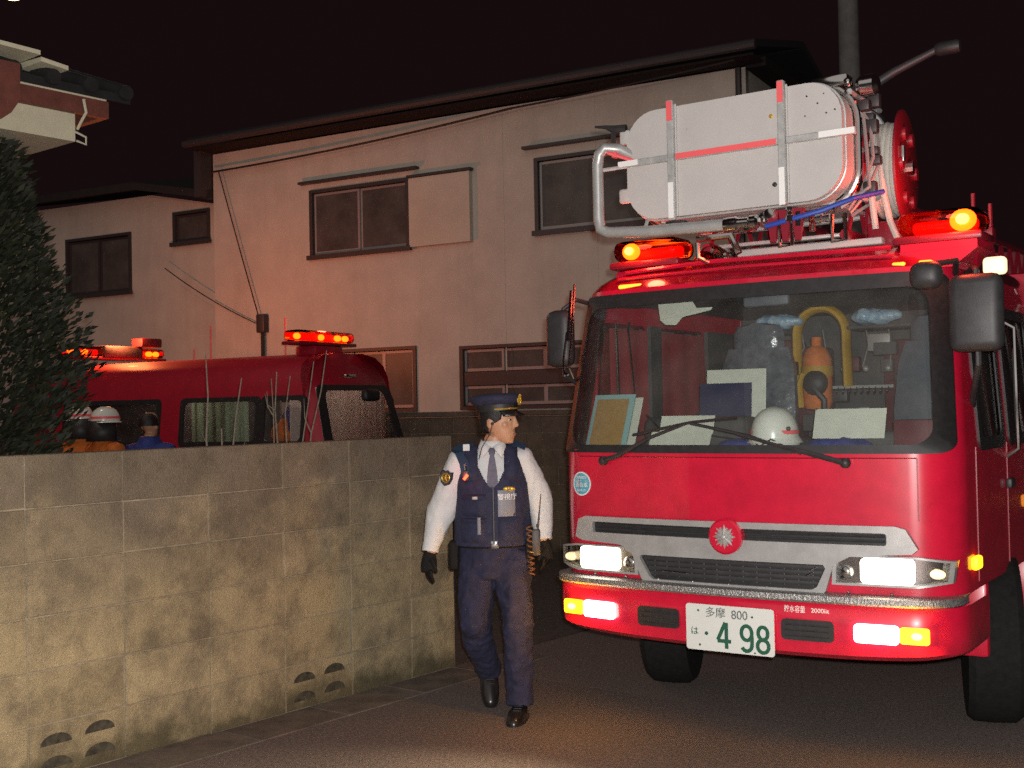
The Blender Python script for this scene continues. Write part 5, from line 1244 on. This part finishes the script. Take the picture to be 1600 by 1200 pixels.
# collar: two pointed leaves and a stand
c = MB(); c.loft([ell(-.018, .014, 1.425, .072, .066), ell(-.012, .010, 1.475, .064, .060)], False, False); cs = c.build('collar_stand', M['shirt'], po); cs.modifiers.new('t', 'SOLIDIFY').thickness = .004
c = MB()
for q in (-1, 1):
    c.add([(-.015 + q * .004, -.064, 1.445), (-.012 + q * .060, -.028, 1.483), (-.014 + q * .074, -.045, 1.445), (-.016 + q * .052, -.098, 1.388)], [(0, 1, 2, 3)])
    c.add([(-.012 + q * .060, -.028, 1.483), (-.012 + q * .062, .04, 1.487), (-.014 + q * .076, .035, 1.452), (-.014 + q * .074, -.045, 1.445)], [(0, 1, 2, 3)])
cl = c.build('collar', M['shirt'], po); cl.modifiers.new('t', 'SOLIDIFY').thickness = .005
# tie
c = MB(); c.loft([ell(-.016, -.078, 1.440, .012, .010, 12), ell(-.016, -.090, 1.425, .020, .013, 12), ell(-.015, -.098, 1.402, .013, .010, 12)]); c.build('tie_knot', M['tie'], po)
c = MB(); c.loft([[(-.015 - w, y, z_), (-.015 + w, y, z_), (-.015 + w, y + .006, z_), (-.015 - w, y + .006, z_)] for z_, y, w in ((1.408, -.104, .011), (1.35, -.120, .021), (1.29, -.128, .028), (1.22, -.13, .030))]); c.build('tie', M['tie'], po)
# vest: shell with a deep round neck and large arm holes
def vest_ring(z_, rx, ry): return [(-.02 + rx * cos(t) , .016 + ry * sin(t), z_) for t in [2 * pi * k / 72 for k in range(72)]]
vz = [(.915, .205, .146), (.95, .203, .146), (1.0, .200, .146), (1.05, .198, .146), (1.10, .196, .146), (1.15, .195, .145), (1.20, .195, .144), (1.24, .194, .142), (1.28, .193, .138), (1.32, .190, .132), (1.36, .180, .120), (1.395, .160, .104), (1.42, .130, .094), (1.438, .105, .086)]
NVC = 216
def vzi(z_):
    for (za, ra, ya), (zb, rb, yb) in zip(vz, vz[1:]):
        if za <= z_ <= zb:
            f = (z_ - za) / (zb - za); return ra + (rb - ra) * f, ya + (yb - ya) * f
    return vz[-1][1:]
VZL = [.915 + (1.438 - .915) * k / 96 for k in range(97)]
vm = MB(); rs = [[(-.02 + vzi(z_)[0] * cos(2 * pi * k / NVC), .016 + vzi(z_)[1] * sin(2 * pi * k / NVC), z_) for k in range(NVC)] for z_ in VZL]
for j in range(96):
    for k in range(NVC):
        z_ = (VZL[j] + VZL[j + 1]) / 2; t = (k + .5) * 360 / NVC; a = (t + 90) % 360; a = a if a < 180 else a - 360
        x = -.02 + vzi(z_)[0] * cos(radians(t)); fr = abs(a) < 90
        if z_ > 1.225 and (abs(abs(a) - 90) < 10 + 24 * min(1, (z_ - 1.225) / .10) ** .6): continue          # arm holes
        if fr and z_ > 1.232 and abs(x + .016) < .012 + .075 * min(1, (z_ - 1.232) / .13) ** .75: continue   # neck opening
        if z_ > 1.40 and abs(x + .02) < .062: continue
        vm.add([rs[j][k], rs[j][(k + 1) % NVC], rs[j + 1][(k + 1) % NVC], rs[j + 1][k]], [(0, 1, 2, 3)])
me = vm.mesh('vest'); rumple(me, .005, 16, 1)
ve = put('vest', me, M['navy'], po, 70); md = ve.modifiers.new('t', 'SOLIDIFY'); md.thickness = .016; md.offset = 0
def vfront(x, z_, off=0.0):
    for (za, ra, ya), (zb, rb, yb) in zip(vz, vz[1:]):
        if za <= z_ <= zb:
            f = (z_ - za) / (zb - za); rx, ry = ra + (rb - ra) * f, ya + (yb - ya) * f; break
    else: rx, ry = vz[0][1], vz[0][2]
    q = min(.98, abs(x + .02) / rx); return .016 - ry * sqrt(1 - q * q) - .009 - off
def vbox(name, x0, x1, z0, z1, th, m, par, r=.006, off=0):
    b = MB(); n = 6
    P = lambda u, v, o: (x0 + (x1 - x0) * u, vfront(x0 + (x1 - x0) * u, min(1.30, z0 + (z1 - z0) * v), o), z0 + (z1 - z0) * v)
    us = [0, .04, .25, .5, .75, .96, 1]; vs_ = [0, .05, .5, .95, 1]
    for j in range(len(vs_)): pass
    b.grid(lambda u, v: P(u, v, off + th * (0 if u in (0, 1) or v in (0, 1) else 1)), 6, 6)
    return b.build(name, m, par, smooth=60)
vbox('pocket', -.195, -.05, 1.075, 1.185, .018, M['navy'], ve); vbox('pocket', -.195, -.05, .935, 1.06, .024, M['navy'], ve); vbox('pocket', .01, .155, .935, 1.075, .022, M['navy'], ve)
vbox('pocket_flap', -.19, -.05, 1.165, 1.195, .026, M['trouser'], ve)
vbox('pocket_flap', -.195, -.05, 1.045, 1.068, .030, M['trouser'], ve)
b = MB(); b.tube([(-.012, vfront(-.012, z_, .002), z_) for z_ in (.93, 1.0, 1.1, 1.2, 1.232)], (.005), 6); b.build('zip', M['plastic'], ve)
b = MB(); b.tube([(-.090, vfront(-.09, z_, .030), z_) for z_ in (.985, 1.03, 1.075)], .010, 8); b.build('pen', M['reflect_grey'], ve)
b = MB(); b.rbox(-.125, -.095, vfront(-.11, 1.18, .036), vfront(-.11, 1.18, .028), 1.168, 1.186, .004); b.build('snap', M['alu_light'], ve)
# grey reflective patch with white characters
vbox('name_patch', .012, .104, 1.075, 1.215, .008, M['reflect_grey'], ve, off=.002)
drape(text_mesh('警視庁', .036, .0008, 'CENTER', .95), .013, ve, 'lettering', M['white_tape'], .01, 0, lambda p, o: (p[0] + .062, vfront(p[0] + .062, p[1] + 1.178, o), p[1] + 1.178))
b = MB(); b.ball((.072, vfront(.072, 1.222, .008), 1.222), (.034, .006, .012), 14, 8); b.ball((.072, vfront(.072, 1.222, .012), 1.222), (.012, .006, .012), 12, 8); b.build('chest_pin', M['gold'], ve)
b = MB(); b.ball((.074, vfront(.074, 1.222, .017), 1.222), (.006, .003, .006), 8, 6); b.build('pin_centre', M['chrome'], ve)
# vest panels over the shoulders, straps and epaulettes
for q in (-1, 1):
    b = MB(); P_ = [(-.128, 1.27), (-.118, 1.32), (-.100, 1.37), (-.070, 1.418), (-.02, 1.455), (.03, 1.455), (.08, 1.415), (.115, 1.35), (.135, 1.28)]
    b.loft([[(-.022 + q * (.108 + e), y_ * (1.0 if e < 0 else .94), z_ - (.012 if e > 0 else 0)) for e in (-.036, 0, .036)] for y_, z_ in P_], False, False, closed=False)
    o = b.build('shoulder_panel', M['navy'], ve, smooth=60); o.modifiers.new('t', 'SOLIDIFY').thickness = .012
def strap(pts, w, m, name, par, th=.005):
    b = MB(); P = [Vector(p) for p in pts]; rs = []
    for i, p in enumerate(P):
        d = (P[min(i + 1, len(P) - 1)] - P[max(i - 1, 0)]).normalized(); up_ = Vector((0, -.6, .8)); s = d.cross(up_).normalized(); n_ = s.cross(d).normalized()
        rs.append([p - s * w, p + s * w, p + s * w + n_ * th, p - s * w + n_ * th])
    b.loft(rs); return b.build(name, m, par, smooth=30)
strap([(-.215, .0, 1.432), (-.190, -.055, 1.415), (-.165, -.095, 1.360), (-.150, -.118, 1.285)], .026, M['strap'], 'shoulder_strap', ve)
strap([(-.115, -.01, 1.452), (-.175, -.015, 1.447), (-.225, -.01, 1.425)], .022, M['strap'], 'epaulette', ve)
strap([(.075, -.01, 1.455), (.13, -.012, 1.452), (.165, -.01, 1.435)], .022, M['strap'], 'epaulette', ve)
b = MB(); b.rbox(-.172, -.135, -.062, -.052, 1.425, 1.462, .004); b.build('shoulder_loop', M['shirt'], ve)
# flashing chest light
b = MB(); b.rbox(-.172, -.138, -.152, -.132, 1.270, 1.325, .008); lt = b.build('chest_light', M['plastic'], ve)
b = MB(); b.tube([(-.166, -.155, 1.277), (-.146, -.155, 1.302)], .007, 8); b.build('lamp', M['chest_hot'], lt)
b = MB(); b.tube([(-.155, -.14, 1.325), (-.158, -.135, 1.352)], .007, 8); b.ball((-.158, -.137, 1.355), .008, 8, 6); b.build('clip', M['chrome'], lt)
light('chest_light_glow', 'POINT', (-.10 - .175, 6.45 - .19, 1.29), .25, (1, .05, .03), .01)
# shield badge on the upper arm
b = MB()
shp = [(-.034, .036), (-.012, .030), (0, .040), (.012, .030), (.034, .036), (.037, .0), (.026, -.032), (0, -.048), (-.026, -.032), (-.037, 0)]
BC = Vector((-.262, -.058, 1.285)); BR = Matrix.Rotation(radians(-28), 4, 'Z') @ Matrix.Rotation(radians(14), 4, 'Y')
def bp(p, y): return BC + BR @ Vector((p[0], y, p[1]))
b.loft([[bp(p, .004) for p in shp], [bp(p, -.008) for p in shp]]); ab = b.build('arm_badge', M['navy'], st_, smooth=0)
b = MB(); b.loft([[bp((p[0] * .82, p[1] * .82), -.0082) for p in shp], [bp((p[0] * .82, p[1] * .82), -.010) for p in shp]]); b.build('badge_field', mat('badge_bronze', (.10, .085, .05), .5, metal=.3), ab, smooth=0)
b = MB()
for k in range(5): a = 2 * pi * k / 5; b.tube([bp((0, -.002), -.013), bp((.019 * sin(a), -.002 + .019 * cos(a)), -.012)], [.006, .002], 5)
b.tube([bp((.024 * sin(2 * pi * k / 16), -.002 + .024 * cos(2 * pi * k / 16)), -.011) for k in range(17)], .002, 5, False); b.build('badge_star', M['gold'], ab)
b = MB(); b.rbox(.215, .262, -.035, -.028, 1.005, 1.022, .002); b.build('pen_clip', M['plastic'], st_)
# trousers
tr = MB()
tr.loft([ell(-.02, .02, .945, .182, .125), ell(-.02, .02, .88, .190, .132), ell(-.02, .015, .80, .190, .128), ell(-.02, .01, .74, .170, .11)])
limb(tr, [(-.105, .02, .86), (-.118, .0, .68), (-.125, -.03, .50), (-.110, .06, .38), (-.075, .20, .235), (-.058, .265, .165)], [.105, .098, .085, .080, .072, .070], 18)
limb(tr, [(.078, .0, .86), (.090, -.05, .68), (.100, -.10, .48), (.106, -.085, .28), (.110, -.075, .11), (.110, -.078, .065)], [.105, .096, .082, .076, .074, .074], 18)
me = fuse(tr, .010, 2); rumple(me, .014, 10, 5, .45); rumple(me, .009, 20, 2, 1.3); tro = put('trousers', me, M['trouser'], po, 80)
b = MB(); b.loft([ell(-.02, .018, .905, .200, .142, 40), ell(-.02, .018, .948, .200, .142, 40)], False, False); be = b.build('belt', M['shoe'], po); be.modifiers.new('t', 'SOLIDIFY').thickness = .006
b = MB(); b.rbox(-.030, .012, -.140, -.128, .906, .947, .004); b.build('buckle', M['chrome'], be)
b = MB(); b.rbox(-.262, -.205, -.04, .05, .78, .94, .02, 3); b.build('holster', M['glove'], be)
b = MB(); b.rbox(.155, .195, -.10, -.03, .84, .95, .01); b.build('pouch', M['glove'], be)
# radio on the hip with antenna and cord
b = MB(); b.rbox(.188, .235, -.115, -.075, .86, 1.00, .008); ra = b.build('radio', M['plastic'], po)
b = MB(); b.tube([(.222, -.10, 1.00), (.232, -.105, 1.09), (.242, -.115, 1.19)], [.006, .004, .002], 6); b.build('antenna', M['plastic'], ra)
pts = []
for k in range(60):
    t = k / 59; a = 2 * pi * 9 * t; pts.append((.175 + .010 * t + .016 * cos(a), -.105 + .014 * sin(a), 1.02 - .26 * t))
b = MB(); b.tube(pts, .0045, 5); b.build('coiled_cord', mat('cord_brown', (.16, .07, .03), .35, coat=.3), ra)
# gloves
b = MB(); hand(b, (-.365, -.012, .872), (-.06, -.03, -1), (.8, .35, 0), (.1, -1, 0), .185, .30); me = fuse(b, .0045, 2); gl = put('glove', me, M['glove'], po, 80)
b = MB(); hand(b, (.256, -.015, .925), (.10, -.05, -1), (-.8, .3, 0), (-.1, -1, 0), .185, .45); me = fuse(b, .0045, 2); put('glove', me, M['glove'], po, 80)
# shoes: planted front foot, rear foot up on its toe
def shoe(par, T):
    b = MB(); b.M = T
    b.loft([ell(0, .075, .07, .036, .038, 18), ell(0, .06, .05, .040, .055, 18), ell(0, .0, .045, .046, .135, 18, 0, 2.4), ell(0, -.012, .02, .050, .150, 18, 0, 2.4), ell(0, -.012, .004, .050, .150, 18, 0, 2.4)])
    o = b.build('shoe', M['shoe'], par, smooth=50)
    b = MB(); b.M = T; b.loft([ell(0, -.012, .006, .053, .153, 18, 0, 2.4), ell(0, -.012, .0, .053, .153, 18, 0, 2.4)]); b.build('sole', M['black'], o, smooth=50)
    b = MB(); b.M = T
    for k in range(3): b.tube([(-.022, -.03 + .025 * k, .052 + .006 * k), (.022, -.03 + .025 * k, .052 + .006 * k)], .003, 5)
    b.build('lace', M['plastic'], o)
shoe(po, Matrix.Translation((.096, -.135, 0)) @ Matrix.Rotation(radians(-10), 4, 'Z'))
shoe(po, Matrix.Translation((-.060, .245, .098)) @ Matrix.Rotation(radians(4), 4, 'Z') @ Matrix.Rotation(radians(42), 4, 'X'))

# ------------------------------------------------------------------ firefighters behind the wall
def firefighter(loc, yaw, label, jacket, stripe=True, hgt=1.0, helmet=True):
    p = root('person', label, 'person', loc, yaw, 'firefighters standing behind the wall')
    b = MB(); T = head_mesh(b, Vector((0, -.01, 1.60 * hgt)), 0)
    limb(b, [(0, .01, 1.38 * hgt), (0, 0, 1.52 * hgt)], [.06, .055]); b.loft([ell(0, .01, .85, .15, .10), ell(0, .01, 1.15, .16, .11), ell(0, .01, 1.36 * hgt, .16, .10), ell(0, .01, 1.42 * hgt, .07, .06)])
    for q in (-1, 1):
        limb(b, [(q * .10, .01, 1.36 * hgt), (q * .19, .01, 1.35 * hgt), (q * .25, .02, 1.08), (q * .25, -.08, .86)], [.05, .052, .042, .03]); limb(b, [(q * .09, .01, .88), (q * .10, -.01, .48), (q * .10, .02, .09)], [.085, .055, .042])
    put('body', fuse(b, .010, 2), M['skin'], p, 80); eyes(T, p, None, None)
    b = MB(); b.loft([ell(0, .01, .62, .20, .15), ell(0, .01, .9, .20, .15), ell(0, .01, 1.2, .21, .15), ell(0, .01, 1.36 * hgt, .20, .135), ell(0, .01, 1.43 * hgt, .12, .10), ell(0, .01, 1.50 * hgt, .085, .08)])
    for q in (-1, 1): limb(b, [(q * .10, .01, 1.36 * hgt), (q * .20, .01, 1.35 * hgt), (q * .265, .02, 1.08), (q * .26, -.08, .87)], [.08, .085, .07, .055])
    me = fuse(b, .012, 3); rumple(me, .010, 12, yaw); put('jacket', me, jacket, p, 80)
    b = MB()
    for q in (-1, 1): limb(b, [(q * .09, .01, .90), (q * .10, -.01, .48), (q * .10, .02, .08)], [.11, .09, .085])
    put('trousers', fuse(b, .014, 2), jacket, p, 80)
    b = MB()
    for q in (-1, 1): b.loft([ell(q * .10, .02, .2, .06, .07), ell(q * .10, .0, .09, .055, .09), ell(q * .10, -.05, .05, .055, .14), ell(q * .10, -.05, .0, .055, .145)]); 
    b.build('boot', M['black'], p)
    for q in (-1, 1):
        b = MB(); hand(b, (q * .26, -.09, .86), (0, -.2, -1), (-q, 0, 0), (0, -1, 0)); put('glove', fuse(b, .006, 1), M['glove'], p, 80)
    if helmet:
        b = MB(); b.loft([ell(0, 0, 1.635 * hgt + .135 * (k / 9), .122 * sqrt(1 - (k / 9.3) ** 2.3), .142 * sqrt(1 - (k / 9.3) ** 2.3), 26) for k in range(10)]); b.lathe([(.122, 1.64 * hgt), (.150, 1.622 * hgt), (.152, 1.618 * hgt), (.12, 1.63 * hgt)], 26, (0, 0, 0)); hm_ = b.build('helmet', M['helmet'], p)
        b = MB(); b.loft([ell(0, 0, 1.655 * hgt, .1235, .1435, 26), ell(0, 0, 1.678 * hgt, .1225, .1425, 26)], False, False); b.build('helmet_stripe', M['red_tape'], hm_)
        b = MB(); b.loft([[(.125 * cos(t), .01 + .145 * sin(t), 1.635 * hgt) for t in [radians(-20 + 220 * k / 20) for k in range(21)]], [(.15 * cos(t), .02 + .165 * sin(t), 1.44 * hgt) for t in [radians(-20 + 220 * k / 20) for k in range(21)]]], False, False, closed=False)
        b.build('neck_curtain', M['black'], p).modifiers.new('t', 'SOLIDIFY').thickness = .006
    else:
        b = MB(); b.loft([ell(0, .012, 1.60 * hgt + .02 * k, .085 * sqrt(max(.01, 1 - (k / 6.6) ** 3)), .105 * sqrt(max(.01, 1 - (k / 6.6) ** 3)), 20) for k in range(7)]); b.build('hair', M['hair'], p)
    return p
firefighter((-4.18, 11.45, 0), radians(200), 'firefighter in a white helmet nearest the conifer, seen over the low wall', M['orange'], hgt=1.0)
firefighter((-3.87, 11.25, 0), radians(140), 'firefighter in a tilted white helmet between the conifer and the man in blue', M['orange'], hgt=.985)
firefighter((-3.48, 11.35, 0), radians(170), 'bareheaded person in a blue coat in front of the van windows', M['blue_coat'], hgt=.97, helmet=False)['group'] = 'firefighters standing behind the wall'
for i_, o in enumerate([o for o in bpy.data.objects if o.name.startswith('person')]): pass
bpy.context.view_layer.update()
